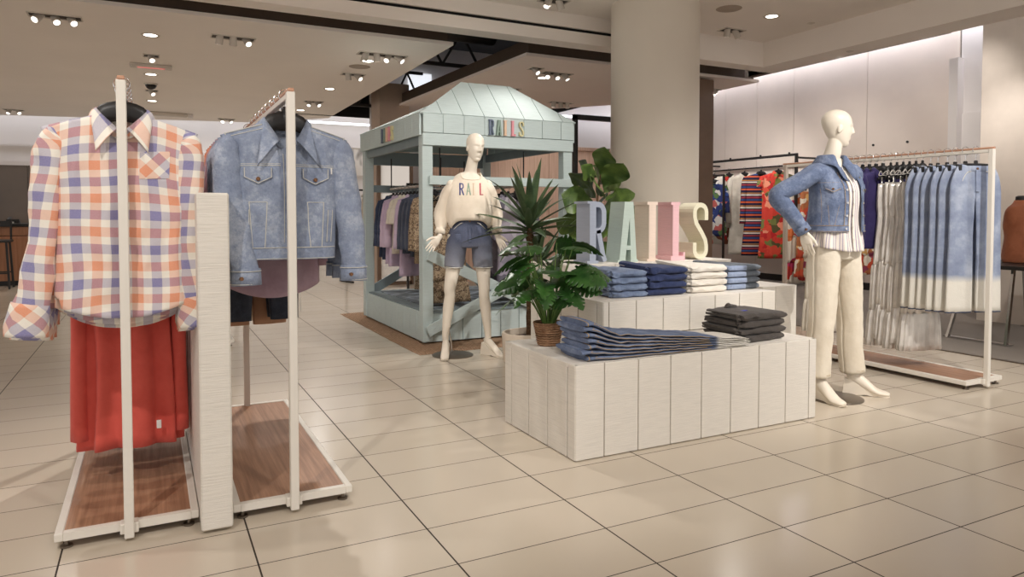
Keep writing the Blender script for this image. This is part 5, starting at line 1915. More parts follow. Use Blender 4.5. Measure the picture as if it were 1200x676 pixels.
b = MB(); b.grid(lambda u, v: (tuple(sw_pt(2 * pi * u, v)), (u, v)), 72, 46); sw = b.build('sweatshirt', M['fleece'], mq, angle=180, solid=.005)
for sx, s in ((-1, 'R'), (1, 'L')):
    sh, el, wr = (Vector(q) for q in J1['arm' + s])
    b = MB()
    q = el.lerp(wr, .72)
    b.tube([tuple(sh + Vector((-sx * .06, 0, -.004))), tuple(sh + Vector((-sx * .008, 0, -.034))), tuple(sh.lerp(el, .42) + Vector((-sx * .004, 0, 0))), tuple(el + Vector((0, -.01, -.01))), tuple(el.lerp(wr, .45)), tuple(q)],
           [(.034, .05), (.054, .068), (.060, .068), (.06, .064), (.056, .058), (.034, .036)], 24, sub=6, ref=(0, 1, 0), caps=False,
           disp=lambda th, v, L: .009 * nz(cos(th) * 1.7 + sx * 4, sin(th) * 1.7, L * 9) + .006 * nz(cos(th) * 2, sin(th) * 2, L * 30) * sstep(.5, 1, v))
    b.build('sleeve', M['fleece'], sw, angle=180)
    b = MB()
    e = el.lerp(wr, .90)
    b.tube([tuple(q + (q - e) * .15), tuple(q.lerp(e, .25)), tuple(q.lerp(e, .6)), tuple(e)], [(.034, .036), (.044, .045), (.042, .043), (.03, .032)], 24, sub=5, ref=(0, 1, 0), caps=False,
           disp=lambda th, v, L: .008 * nz(cos(th) * 3 + sx * 9, sin(th) * 3, L * 40))
    b.build('scrunched_cuff', M['fleece'], sw, angle=180)
b = MB(); b.tube([tuple(sw_pt(2 * pi * i / 60, .985) + Vector((0, 0, .002))) for i in range(60)], .006, 8, closed=True, ref=(0, 0, 1)); b.build('neck_rib', M['fleece'], sw)


def sw_surf(x, z):
    """front of the sweatshirt at (x, z)"""
    best = None
    th0 = -pi / 2
    th = -pi / 2 + clamp((x - .012) / .19, -.95, .95) * 1.25
    for _ in range(12):
        f = max(0, -sin(th))
        hem = 1.072 + .058 * sstep(.2, 1, f) * (1 - .55 * sstep(0, 1, max(0, -cos(th + .5)))) - .015 * (1 - f)
        top = 1.522 - .058 * clamp((-sin(th - .12) - .35) / .65)
        p = sw_pt(th, clamp((z - hem) / (top - hem)))
        th += (x - p.x) * 4.0
    return p.y


cl = [(64, 70, 130), (150, 170, 150), (222, 200, 176), (196, 92, 104), (226, 190, 120)]
STROKES = {'R': [([(0, 0), (0, .1)], .011), ([(0, .094), (.018, .094), (.026, .086), (.027, .066), (.020, .054), (0, .052)], .008), ([(.012, .052), (.030, 0)], .010)],
           'A': [([(0, 0), (.014, .1)], .009), ([(.014, .1), (.030, 0)], .010), ([(.005, .032), (.025, .032)], .007)],
           'I': [([(0, 0), (0, .1)], .012), ([(-.008, .097), (.010, .097)], .006), ([(-.008, .003), (.010, .003)], .006)],
           'L': [([(0, 0), (0, .1)], .012), ([(-.006, .097), (.008, .097)], .006), ([(-.006, .004), (.024, .004)], .008)],
           'S': [([(.026, .078), (.024, .092), (.012, .098), (.002, .088), (.003, .070), (.022, .036), (.024, .014), (.012, .003), (.001, .010), (0, .024)], .009)]}


def on_cloth(b, path, w, x0, z0, surf, off=.0045, step=.004):
    """stroke of width w laid on the cloth front"""
    P = []
    for (xa, za), (xb, zb) in zip(path, path[1:]):
        k = max(1, int(sqrt((xb - xa) ** 2 + (zb - za) ** 2) / step))
        P += [(lerp(xa, xb, i / k), lerp(za, zb, i / k)) for i in range(k)]
    P.append(path[-1])
    n = len(P)
    vs, fs = [], []
    for i, (x, z) in enumerate(P):
        xa, za = P[max(i - 1, 0)]; xb, zb = P[min(i + 1, n - 1)]
        l = sqrt((xb - xa) ** 2 + (zb - za) ** 2) or 1
        nx, nz_ = -(zb - za) / l, (xb - xa) / l
        for k in (-1, 0, 1):
            px, pz = x0 + x + nx * k * w / 2, z0 + z + nz_ * k * w / 2
            vs.append((px, surf(px, pz) - off, pz))
    for i in range(n - 1):
        for k in range(2):
            fs.append((i * 3 + k, i * 3 + k + 1, i * 3 + k + 4, i * 3 + k + 3))
    return b.add(vs, fs)


x = -.068
for (ch, _, nm), c in zip(LCOL[:4], cl):
    b = MB()
    for path, w in STROKES[ch]:
        on_cloth(b, path, w, x, 1.335, sw_surf)
    q = b.build('printed_letter', plain('print_' + ch.lower() + '_ink', c, .8), sw, angle=180, solid=.0015); q['label'] = 'printed letter ' + ch
    x += .055


def m_shorts():
    t = NT('faded_shorts_denim')
    co = t.coord()
    a = t.noise(co, 7, 5, .65)
    z = t.xyz(co)[2]
    mr = t.new('ShaderNodeMapRange')
    mr.inputs['From Min'].default_value = .74; mr.inputs['From Max'].default_value = .98
    t.link(t.math('ADD', z, t.math('MULTIPLY', t.math('SUBTRACT', a, .5), .12)), mr.inputs['Value'])
    c = t.mix(mr.outputs[0], srgb(138, 140, 150), srgb(58, 68, 98))
    t.col(t.mix(t.math('MULTIPLY', t.noise(t.mapped((140, 140, 40)), 3, 2), .35), c, srgb(168, 172, 182)))
    t.set(rough=.85, spec=.2)
    t.bump(t.noise(co, 16, 4, .6), .6, .01)
    return t.m


M['shorts'] = m_shorts()
SH = smooth_rows([(.90, .012, .005, .155, .105), (.96, .012, .003, .166, .112), (1.03, .012, 0, .166, .110), (1.10, .012, -.004, .142, .098), (1.145, .012, -.006, .128, .092)], 5)
PH = shell(SH)
b = MB(); b.grid(lambda u, v: (tuple(PH(2 * pi * u, lerp(.905, 1.20, v)) + Vector((cos(2 * pi * u), sin(2 * pi * u), 0)) * .005 * nz(cos(2 * pi * u) * 3, sin(2 * pi * u) * 3, v * 5)), (u, v)), 56, 16)
shb = b.build('denim_shorts', M['shorts'], mq, angle=180, solid=.004)
for sx, s in ((-1, 'R'), (1, 'L')):
    h, kn = Vector(J1['leg' + s][0]), Vector(J1['leg' + s][1])
    b = MB()
    c0, c1 = h + Vector((0, 0, -.0)), h.lerp(kn, .52)
    b.tube([tuple(h + Vector((-sx * .004, 0, .06))), tuple(c0), tuple(h.lerp(kn, .25)), (c1.x, c1.y, .742)], [(.072, .108), (.084, .106), (.083, .096), (.078, .088)], 28, sub=6, ref=(0, 1, 0), caps=False,
           disp=lambda th, v, L: .005 * nz(cos(th) * 2 + sx, sin(th) * 2, L * 12))
    b.build('shorts_leg', M['shorts'], shb, angle=180, solid=.004)
    b = MB(); b.tube([(c1.x + .079 * cos(a), c1.y + .089 * sin(a), .742 + .004 * nz(a * 6, sx)) for a in [2 * pi * i / 40 for i in range(40)]], .004, 6, closed=True, ref=(0, 0, 1)); b.build('frayed_hem', M['stitch'], shb)
    b = MB(); b.tube([(.012 + sx * (.06 + .075 * (i / 7)), -.108 + .045 * (i / 7) ** 1.6, 1.11 - .06 * (i / 7) ** 1.5) for i in range(8)], .003, 6); b.build('pocket_edge', M['stitch'], shb)
b = MB(); b.box((.012, -.112, 1.02), (.03, .012, .14), bev=.004); b.build('fly', M['shorts'], shb)
b = MB(); b.tube([(.012, -.098, 1.125), (.012, -.112, 1.125)], [.009, .008], 12, ref=(0, 0, 1)); b.build('button', M['copper'], shb)

# ---------------------------------------------------------------- mannequin in the denim jacket
mq = thing('mannequin', 'cream mannequin in denim jacket, striped shirt and cream trousers beside the plinths', 'mannequin', (3.90, 3.10, 0), 0)
J2 = dict(
    boot=1.28,
    torso=[(.0, 0, .88, .06, .05), (.0, .0, .95, .15, .09), (0, 0, 1.02, .158, .1), (0, -.005, 1.10, .128, .086), (0, -.012, 1.18, .112, .08), (0, -.02, 1.28, .13, .088), (-.005, -.015, 1.36, .148, .092), (-.01, 0, 1.43, .165, .07), (-.02, .006, 1.485, .12, .055), (-.03, .008, 1.52, .06, .05)],
    bust=[(-.066, -.062, 1.335), (.056, -.062, 1.335)],
    neck=[(-.03, .012, 1.48, .07, .06), (-.032, .01, 1.53, .051, .053), (-.026, -.002, 1.58, .047, .05), (-.018, -.010, 1.65, .043, .042)],
    chin=(-.012, -.012, 1.605), yaw=radians(58), tilt=radians(0), nod=radians(2),
    armR=((-.185, 0, 1.44), (-.40, .10, 1.295), (-.265, .015, 1.075)), armL=((.165, 0, 1.44), (.20, .09, 1.20), (.185, .07, .985)),
    handR=((.22, -.12, -.95), (1, .3, .2), (-.2, -1, 0), (.30, .30, .3, .35), .3, .05), handL=((.1, -.25, -.95), (-1, -.2, 0), (-.1, -1, 0), (.3, .35, .4, .45), .4, .05),
    legR=((-.09, 0, .95), (-.115, -.01, .54), (-.118, .01, .13), (-.12, -1)), legL=((.09, 0, .95), (.15, -.005, .54), (.20, .0, .13), (.60, -.80)))
mannequin_body(mq, J2)
for s in ('R', 'L'):
    a, td = J2['leg' + s][2], J2['leg' + s][3]
    b = MB(); wedge(b, a, td); b.build('wedge_heel', M['mq'], mq, smooth=False)
b = MB(); b.lathe([(.001, .009), (.165, .009), (.172, .006), (.172, 0.0)], (.0, -.02, 0), 48); b.build('base_plate', M['steel'], mq, angle=30)
b = MB(); b.tube([(-.05, .07, .005), (-.08, .06, .16), (-.112, .05, .30)], .006, 10, sub=3); b.build('support_rod', M['chrome'], mq)
# trousers
M['ecru'] = cloth('ecru_denim', (230, 220, 202), (216, 204, 184), var=.05, wr=.5)
PT = shell(smooth_rows([(.90, 0, .005, .155, .108), (.96, 0, .003, .166, .115), (1.03, 0, 0, .164, .112), (1.10, 0, -.004, .140, .098)], 5))
b = MB(); b.grid(lambda u, v: (tuple(PT(2 * pi * u, lerp(.895, 1.10, v))), (u, v)), 56, 14); tr = b.build('trousers', M['ecru'], mq, angle=180, solid=.004)
for sx, s in ((-1, 'R'), (1, 'L')):
    h, kn, an = (Vector(q) for q in J2['leg' + s][:3])
    b = MB()
    b.tube([tuple(h + Vector((-sx * .004, 0, .06))), tuple(h), tuple(h.lerp(kn, .45)), tuple(kn), tuple(kn.lerp(an, .5) + Vector((0, .008, 0))), (an.x, an.y + .006, .150)],
           [(.074, .108), (.086, .108), (.083, .095), (.074, .082), (.072, .078), (.073, .076)], 28, sub=7, ref=(0, 1, 0), caps=False,
           disp=lambda th, v, L: .006 * nz(cos(th) * 1.8 + sx * 3, sin(th) * 1.8, L * 6) + .0035 * nz(cos(th) * 2, sin(th) * 2 + 5, L * 22))
    b.build('trouser_leg', M['ecru'], tr, angle=180, solid=.004)
    b = MB(); b.tube([(an.x + .075 * cos(a), an.y + .006 + .078 * sin(a), .165) for a in [2 * pi * i / 36 for i in range(36)]], .0016, 5, closed=True, ref=(0, 0, 1)); b.build('hem_stitch', M['stitch_tan'], tr)
    b = MB(); b.tube([(sx * (.07 + .085 * (i / 7)), -.108 + .06 * (i / 7) ** 1.6, 1.06 - .075 * (i / 7) ** 1.5) for i in range(8)], .0025, 6); b.build('pocket_edge', M['ecru'], tr)
# striped shirt
M['shirt_stripe'] = m_stripes('striped_shirt', (232, 224, 214), [(.30, .10, (150, 140, 168)), (.44, .03, (196, 176, 172)), (.62, .16, (176, 166, 178)), (.84, .04, (140, 120, 130))], .042, 'UV', 0)
PB = shell(smooth_rows([(.93, .0, 0, .196, .150), (1.0, 0, 0, .184, .140), (1.08, 0, -.004, .168, .126), (1.18, 0, -.012, .156, .115), (1.28, -.002, -.018, .156, .115), (1.36, -.004, -.014, .158, .108), (1.43, -.01, 0, .16, .080), (1.48, -.02, .004, .115, .066), (1.525, -.03, .008, .064, .058)], 5))


def sh_pt(u, v):
    th = -pi / 2 + .02 + u * (2 * pi - .04)
    f = max(0, -sin(th))
    hem = .945 + .03 * abs(cos(th)) ** 2
    top = 1.525 - .075 * sstep(.7, 1, f)
    z = lerp(hem, top, v)
    p = PB(th, z)
    d = Vector((cos(th), sin(th), 0))
    p = p + d * (.012 * (1 - v) ** 1.5 * sin(th * 9 + 2 * nz(z * 3)) + .006 * nz(cos(th) * 3, sin(th) * 3, z * 5))
    return tuple(p), (th * .165, z)


b = MB(); b.grid(sh_pt, 110, 40); st = b.build('striped_shirt', M['shirt_stripe'], mq, angle=180, solid=.003)
b = MB()


def shc(u, v):
    th = -pi / 2 + .22 + u * (2 * pi - .44)
    k = abs(2 * u - 1)
    z = 1.515 - .06 * sstep(.6, 1, k)
    p = Vector((-.03, .006, 0)) + Vector((.062 * cos(th), .060 * sin(th), z))
    o = Vector((cos(th), sin(th), 0))
    if v < .4:
        p += Vector((0, 0, .03 * v / .4))
    else:
        w = (v - .4) / .6
        p += Vector((0, 0, .03 - (.045 + .03 * sstep(.7, 1, k)) * w)) + o * (.004 + .016 * w)
    return tuple(p), (u * .3, v * .05)


b.grid(shc, 40, 6); b.build('collar', M['shirt_stripe'], st, angle=180, solid=.002)
b = MB()
for i in range(6):
    z = 1.40 - i * .075
    p = PB(-pi / 2, z, .006)
    b.tube([tuple(p), (p.x, p.y - .004, p.z)], .006, 10, ref=(0, 0, 1))
b.build('buttons', M['pearl'], st)
# denim jacket, worn open
M['denim_mid'] = denim('mid_denim', (94, 108, 138), (146, 158, 182), (64, 78, 108), wr=1.0)
PJ = shell(smooth_rows([(1.07, 0, .0, .188, .142), (1.12, 0, 0, .186, .140), (1.20, 0, -.008, .182, .134), (1.30, -.002, -.014, .184, .130), (1.37, -.004, -.01, .188, .120), (1.435, -.01, 0, .192, .092), (1.475, -.015, .003, .160, .078), (1.50, -.022, .005, .112, .070), (1.53, -.03, .008, .076, .064)], 5))
TH0, TH1 = -pi / 2 + radians(24), 3 * pi / 2 - radians(13)


def jk_pt(th, z, off=0.0):
    p = PJ(th, z, off)
    d = Vector((cos(th), sin(th), 0))
    return p + d * (.008 * nz(cos(th) * 2.5 + 3, sin(th) * 2.5, z * 6) + .005 * (.5 - abs(nz(cos(th) * 4 + z * 6, sin(th) * 4, z * 9))))


def jk_patch(b, th0, th1, z0, z1, off=.005, n=10, m=4, pt=0.0):
    """raised band on the jacket between two angles and heights; pt lowers the middle of the bottom edge"""
    def fn(u, v):
        e = -.004 if (u < .5 / (n + 2) or u > 1 - .5 / (n + 2) or v < .5 / (m + 2) or v > 1 - .5 / (m + 2)) else off
        uu = clamp((u * (n + 2) - 1) / n); vv = clamp((v * (m + 2) - 1) / m)
        zz = lerp(z0 - pt * (1 - abs(2 * uu - 1)), z1, vv)
        return tuple(jk_pt(lerp(th0, th1, uu), zz, e)), (uu, vv)
    return b.grid(fn, n + 2, m + 2)


def jk_line(b, pts, r=.0015, off=.002):
    P = []
    for (t0, z0), (t1, z1) in zip(pts, pts[1:]):
        k = max(2, int(max(abs(t1 - t0) * .17, abs(z1 - z0)) / .015))
        P += [tuple(jk_pt(lerp(t0, t1, i / k), lerp(z0, z1, i / k), off)) for i in range(k)]
    P.append(tuple(jk_pt(*pts[-1], off)))
    return b.tube(P, r, 5)


dn = M['denim_mid']


def jtop(th):
    return 1.53 - .075 * sstep(.78, 1, max(0, -sin(th)))


b = MB(); b.grid(lambda u, v: (tuple(jk_pt(lerp(TH0, TH1, u), lerp(1.07, jtop(lerp(TH0, TH1, u)), v))), (u, v)), 84, 40); jk = b.build('denim_jacket', dn, mq, angle=180, solid=.006)
b = MB(); jk_patch(b, TH0, TH1, 1.068, 1.108, .006, 70, 3); b.build('waistband', dn, jk, angle=60)
for a0, a1 in ((TH0, TH0 + .22), (TH1 - .22, TH1)):
    b = MB(); jk_patch(b, a0, a1, 1.105, 1.44, .005, 6, 26); b.build('placket', dn, jk, angle=60)
for c in (TH1 - .62, TH0 + .62):
    b = MB(); jk_patch(b, c - .27, c + .27, 1.235, 1.345, .003, 10, 8); pk = b.build('chest_pocket', dn, jk, angle=60)
    b = MB(); jk_patch(b, c - .3, c + .3, 1.335, 1.37, .008, 12, 4, .026); b.build('pocket_flap', dn, pk, angle=60)
    b = MB(); p = jk_pt(c, 1.335, .008); d = Vector((cos(c), sin(c), 0)); b.tube([tuple(p), tuple(p + d * .006)], [.008, .007], 10, ref=(0, 0, 1)); b.build('button', M['copper'], pk)
    b = MB(); jk_line(b, [(c - .22, 1.235), (c - .10, 1.11)]); jk_line(b, [(c + .22, 1.235), (c + .10, 1.11)]); jk_line(b, [(c - .29, 1.338), (c, 1.316), (c + .29, 1.338)], off=.0105); b.build('stitching', M['stitch_tan'], pk)
b = MB()
jk_line(b, [(TH0 + .02, 1.375), (TH0 + 1.2, 1.375)]); jk_line(b, [(TH1 - .02, 1.375), (TH1 - 1.2, 1.375)]); jk_line(b, [(TH0, 1.109), (TH1, 1.109)], off=.008); jk_line(b, [(TH0, 1.073), (TH1, 1.073)], off=.008)
jk_line(b, [(TH1 - .19, 1.11), (TH1 - .19, 1.44)], off=.007); jk_line(b, [(TH1 - .03, 1.11), (TH1 - .03, 1.44)], off=.007)
jk_line(b, [(TH1 - 1.05, 1.12), (TH1 - 1.15, 1.34)]); jk_line(b, [(pi + .02, 1.40), (pi + .1, 1.46), (pi + .2, 1.49)])
b.build('seam_stitching', M['stitch_tan'], jk)
b = MB()
for th in (TH1 - .11, TH0 + .11):
    for z in (1.09, 1.17, 1.25, 1.33, 1.41):
        p = jk_pt(th, z, .006); d = Vector((cos(th), sin(th), 0)); b.tube([tuple(p), tuple(p + d * .005)], [.0085, .0075], 10, ref=(0, 0, 1))
b.build('buttons', M['chrome'], jk)


def jc(u, v):
    th = lerp(TH0 - .12, TH1 + .10, u)
    k = abs(2 * u - 1)
    z = jtop(th) - .006
    p = Vector((-.03, .008, 0)) + Vector((.074 * cos(th), .068 * sin(th), z))
    o = Vector((cos(th), sin(th), 0))
    if v < .35:
        p += Vector((0, 0, .034 * v / .35)) + o * .004 * v
    else:
        w = (v - .35) / .65
        p += Vector((0, 0, .034 - (.068 + .035 * sstep(.65, 1, k)) * w)) + o * (.006 + (.045 + .03 * sstep(.65, 1, k)) * w)
    return tuple(p), (u, v)


b = MB(); b.grid(jc, 48, 7); b.build('collar', dn, jk, angle=180, solid=.005)
for sx, s in ((-1, 'R'), (1, 'L')):
    sh, el, wr = (Vector(q) for q in J2['arm' + s])
    b = MB()
    q = el.lerp(wr, .86)
    b.tube([tuple(sh + Vector((-sx * .075, 0, .008))), tuple(sh + Vector((-sx * .01, 0, -.004))), tuple(sh.lerp(el, .5)), tuple(el), tuple(el.lerp(wr, .45)), tuple(q)],
           [(.05, .058), (.060, .068), (.056, .060), (.056, .058), (.050, .052), (.043, .043)], 24, sub=7, ref=(0, 1, 0), caps=False,
           disp=lambda th, v, L: .007 * nz(cos(th) * 1.7 + sx * 4, sin(th) * 1.7, L * 10) + .005 * nz(cos(th) * 2, sin(th) * 2, L * 32) * (1 - abs(2 * v - 1)))
    sl = b.build('sleeve', dn, jk, angle=180)
    e = el.lerp(wr, 1.04)
    b = MB(); b.tube([tuple(q), tuple(e)], [(.046, .046), (.045, .045)], 24, sub=2, caps=False, ref=(0, 1, 0)); b.build('cuff', dn, sl, angle=180, solid=.005)
    m_ = q.lerp(e, .5); b = MB(); b.tube([tuple(m_ + Vector((-.02, -.044, 0))), tuple(m_ + Vector((-.021, -.053, 0)))], [.008, .007], 10, ref=(0, 0, 1)); b.build('button', M['copper'], sl)
# ------------------------------------------------------------------ plants
def m_leaf(name, a, b_, rough=.42):
    t = NT(name)
    co = t.coord()
    f = t.noise(co, 9, 3)
    vein = t.noise(t.mapped((3, 60, 1), 'UV'), 1.0, 2)
    t.col(t.ramp(t.math('ADD', t.math('MULTIPLY', f, .8), t.math('MULTIPLY', vein, .2)), [(.3, srgb(*a)), (.68, srgb(*b_))]))
    t.set(rough=rough, spec=.45)
    t.b.inputs['Subsurface Weight'].default_value = 0.0
    t.bump(vein, .25, .004)
    return t.m


M['leaf_monstera'] = m_leaf('monstera_leaf', (22, 54, 22), (62, 104, 44), .36)
M['leaf_yucca'] = m_leaf('yucca_leaf', (36, 58, 36), (82, 100, 66))
M['leaf_fig'] = m_leaf('fig_leaf', (36, 60, 26), (90, 110, 50))
M['stem_green'] = plain('green_stem', (92, 122, 58), .5, var=.15)
M['soil'] = plain('soil', (58, 44, 36), .95, bump=.8, bscale=80)


def leaf_frame(base, d, roll=0.0):
    d = Vector(d).normalized()
    s = d.cross(Vector((0, 0, 1)))
    s = s.normalized() if s.length > 1e-3 else Vector((1, 0, 0))
    u = s.cross(d).normalized()
    if roll:
        R = Matrix.Rotation(roll, 3, d)
        s, u = R @ s, R @ u
    return Vector(base), d, s, u


def sword_leaf(b, base, d, L, w, droop, roll=0.0):
    o, d, s, u = leaf_frame(base, d, roll)

    def fn(a, v):
        a = 2 * a - 1
        ww = w * (.55 + .45 * sstep(0, .25, v)) * (1 - v ** 2.6) + .0006
        p = o + d * (L * v * (1 - .12 * droop * v)) + Vector((0, 0, -1)) * (droop * L * .5 * v ** 2.4) + s * (a * ww) + u * (abs(a) * ww * .35)
        return tuple(p), (a * w, v * L)
    b.grid(fn, 4, 14)


def blade_leaf(b, base, d, L, w, droop, roll, shape, wav=.0, seed=0, fold=.18, nu=12, nv=26):
    """broad leaf; shape(v) half width 0..1"""
    o, d, s, u = leaf_frame(base, d, roll)

    def fn(a, v):
        a = 2 * a - 1
        ww = w * shape(v, a)
        p = o + d * (L * v) + Vector((0, 0, -1)) * (droop * L * v * v) + s * (a * ww) + u * (abs(a) * ww * fold - droop * .0)
        p += u * (wav * L * sin(v * 17 + seed + (2 if a > 0 else 0)) * a * a) - Vector((0, 0, 1)) * (abs(a) ** 2 * ww * .25)
        return tuple(p), (a * .1, v * L)
    b.grid(fn, nu, nv)


def monstera_shape(v, a):
    base = (sin(pi * min(1, (v * .93 + .07)) ** .72)) ** .75
    slot = 0.0
    if .12 < v < .92 and abs(a) > .38:
        q = (v * 6.2 + (.0 if a > 0 else .5)) % 1.0
        slot = max(0, 1 - abs(q - .5) / .17) * (abs(a) - .38) / .62
    return max(.01, base * (1 - .62 * slot))


def fig_shape(v, a):
    return max(.01, (sin(pi * v ** 1.25) ** .8) * (.62 + .5 * v) * (1 - .12 * sin(pi * clamp((v - .25) / .3))))


# monstera in the basket on the low plinth
BX, BY = 1.942, 3.36
t = thing('potted_monstera', 'bushy green monstera plant in a woven basket on the low plinth', 'plant', (BX, BY, PZ1 + .001))


def m_basket():
    q = NT('woven_basket')
    co = q.coord()
    w = q.new('ShaderNodeTexWave', wave_type='BANDS', bands_direction='Z')
    w.inputs['Scale'].default_value = 24; w.inputs['Distortion'].default_value = 4; w.inputs['Detail'].default_value = 3
    q.link(co, w.inputs['Vector'])
    f = q.noise(q.mapped((60, 60, 30)), 1.0, 4, .7)
    q.col(q.mix(q.math('MULTIPLY', w.outputs['Fac'], .5), q.ramp(f, [(.3, srgb(138, 98, 72)), (.7, srgb(194, 150, 116))]), srgb(204, 164, 130)))
    q.set(rough=.9, spec=.15)
    q.bump(q.math('ADD', w.outputs['Fac'], f), 1.0, .012)
    return q.m


M['basket'] = m_basket()
b = MB()
prof = [(.001, .002), (.058, .0)]
for i in range(11):
    z = .004 + i * .0112
    r = .062 + .022 * (i / 10)
    prof += [(r - .002, z), (r + .0025, z + .0045), (r - .002, z + .009)]
prof += [(.083, .128), (.076, .128), (.072, .105), (.001, .104)]
b.lathe(prof, n=40); b.build('basket', M['basket'], t, angle=180)
b = MB(); b.lathe([(.073, .112), (.03, .116), (.001, .117)], n=24); b.build('soil', M['soil'], t)
r = random.Random(5)
sb, lb_ = MB(), MB()
for i in range(46):
    az = i * 2.4 + r.uniform(-.3, .3)
    k = (i + .5) / 46
    el = lerp(1.38, .50, k ** .8) + r.uniform(-.1, .1)
    Ls = r.uniform(.15, .36) * (1.15 - .3 * k)
    hd = Vector((cos(az), sin(az), 0))
    top = Vector((0, 0, .115)) + hd * (Ls * cos(el) * .9) + Vector((0, 0, Ls * sin(el) + .085))
    p0 = Vector((cos(az) * .02, sin(az) * .02, .10))
    md = p0.lerp(top, .5) + Vector((0, 0, .03))
    sb.tube([tuple(p0), tuple(md), tuple(top)], [.0042, .0036, .0028], 6, sub=5)
    dd = (hd * cos(el * .45 - .35) + Vector((0, 0, sin(el * .45 - .35)))).normalized()
    blade_leaf(lb_, top - dd * .012, dd, r.uniform(.13, .20), r.uniform(.056, .086), r.uniform(.15, .6), r.uniform(-.9, .9), monstera_shape, .012, i, .10, 16, 44)
sb.build('stems', M['stem_green'], t); lb_.build('foliage', M['leaf_monstera'], t, angle=180)

# yucca with two canes in a low oval planter
t = thing('potted_yucca', 'tall yucca with two bark canes in an oval off-white planter', 'plant', (2.727, 4.95, 0.001))
b = MB(); b.lathe([(.001, .0), (.19, .0), (.205, .02), (.215, .23), (.212, .245), (.200, .245), (.195, .19), (.001, .185)], n=48, sx=1.25, sy=.95); b.build('planter', plain('planter_stone', (218, 204, 186), .75, var=.04, bump=.15, bscale=90), t)
b = MB(); b.lathe([(.194, .195), (.1, .2), (.001, .202)], n=32, sx=1.25, sy=.95); b.build('soil', M['soil'], t)


def m_bark():
    q = NT('yucca_bark')
    co = q.coord()
    f = q.noise(q.mapped((40, 40, 60)), 1.0, 5, .7)
    q.col(q.ramp(f, [(.3, srgb(52, 38, 28)), (.7, srgb(116, 92, 68))]))
    q.set(rough=.95, spec=.1); q.bump(f, 1.0, .02)
    return q.m


bark = m_bark()
r = random.Random(11)
for cx, cy, h, top_off, nl, L0 in ((-.06, -.04, .94, (.01, .02), 34, .52), (.05, .07, .62, (.03, .0), 24, .40)):
    b = MB(); b.tube([(cx, cy, .17), (cx + .005, cy, .17 + h * .4), (cx + top_off[0], cy + top_off[1], .17 + h)], [.032, .029, .024], 14, sub=8, ref=(0, 1, 0), disp=lambda th, v, L: .004 * nz(cos(th) * 3, sin(th) * 3, L * 40) + .003 * sin(L * 160)); b.build('cane', bark, t)
    lf = MB()
    for i in range(nl):
        k = i / nl
        az = i * 2.399 + r.uniform(-.2, .2)
        el = lerp(1.45, -.12, k ** .85)
        dd = (cos(az) * cos(el), sin(az) * cos(el), sin(el))
        zb = .17 + h + .03 - .13 * k
        sword_leaf(lf, (cx + top_off[0] + cos(az) * .012, cy + top_off[1] + sin(az) * .012, zb), dd, L0 * r.uniform(.82, 1.1), .033, r.uniform(.1, .4) + .5 * max(0, k - .5), r.uniform(-.4, .4))
    lf.build('foliage', M['leaf_yucca'], t, angle=180)

# fiddle-leaf fig behind the letters
t = thing('potted_fig', 'fiddle-leaf fig with large dark leaves behind the blue-grey letter R', 'plant', (3.66, 5.42, 0))
b = MB(); b.lathe([(.001, .001), (.15, .0), (.18, .34), (.165, .34), (.16, .28), (.001, .275)], n=36); b.build('planter', plain('planter_dark', (88, 80, 74), .6), t)
b = MB(); b.tube([(0, 0, .25), (.02, .01, .7), (-.01, .02, 1.2), (.02, .0, 1.55)], [.018, .016, .012, .006], 10, sub=6); b.build('trunk', bark, t)
r = random.Random(3)
b = MB()
for i in range(30):
    k = i / 29
    z = lerp(.88, 1.56, k)
    az = i * 2.399
    el = lerp(-.15, 1.15, k ** 1.3) + r.uniform(-.15, .25)
    L = r.uniform(.29, .41) * (1 if k < .85 else .85)
    dd = Vector((cos(az) * cos(el), sin(az) * cos(el), sin(el)))
    o = Vector((0, 0, z)) + Vector((cos(az), sin(az), 0)) * .05
    blade_leaf(b, o, dd, L, L * .42, .15 + .2 * r.random(), r.choice((-1, 1)) * r.uniform(.5, 1.4), fig_shape, .025, i, .16, 12, 24)
b.build('foliage', M['leaf_fig'], t, angle=180)
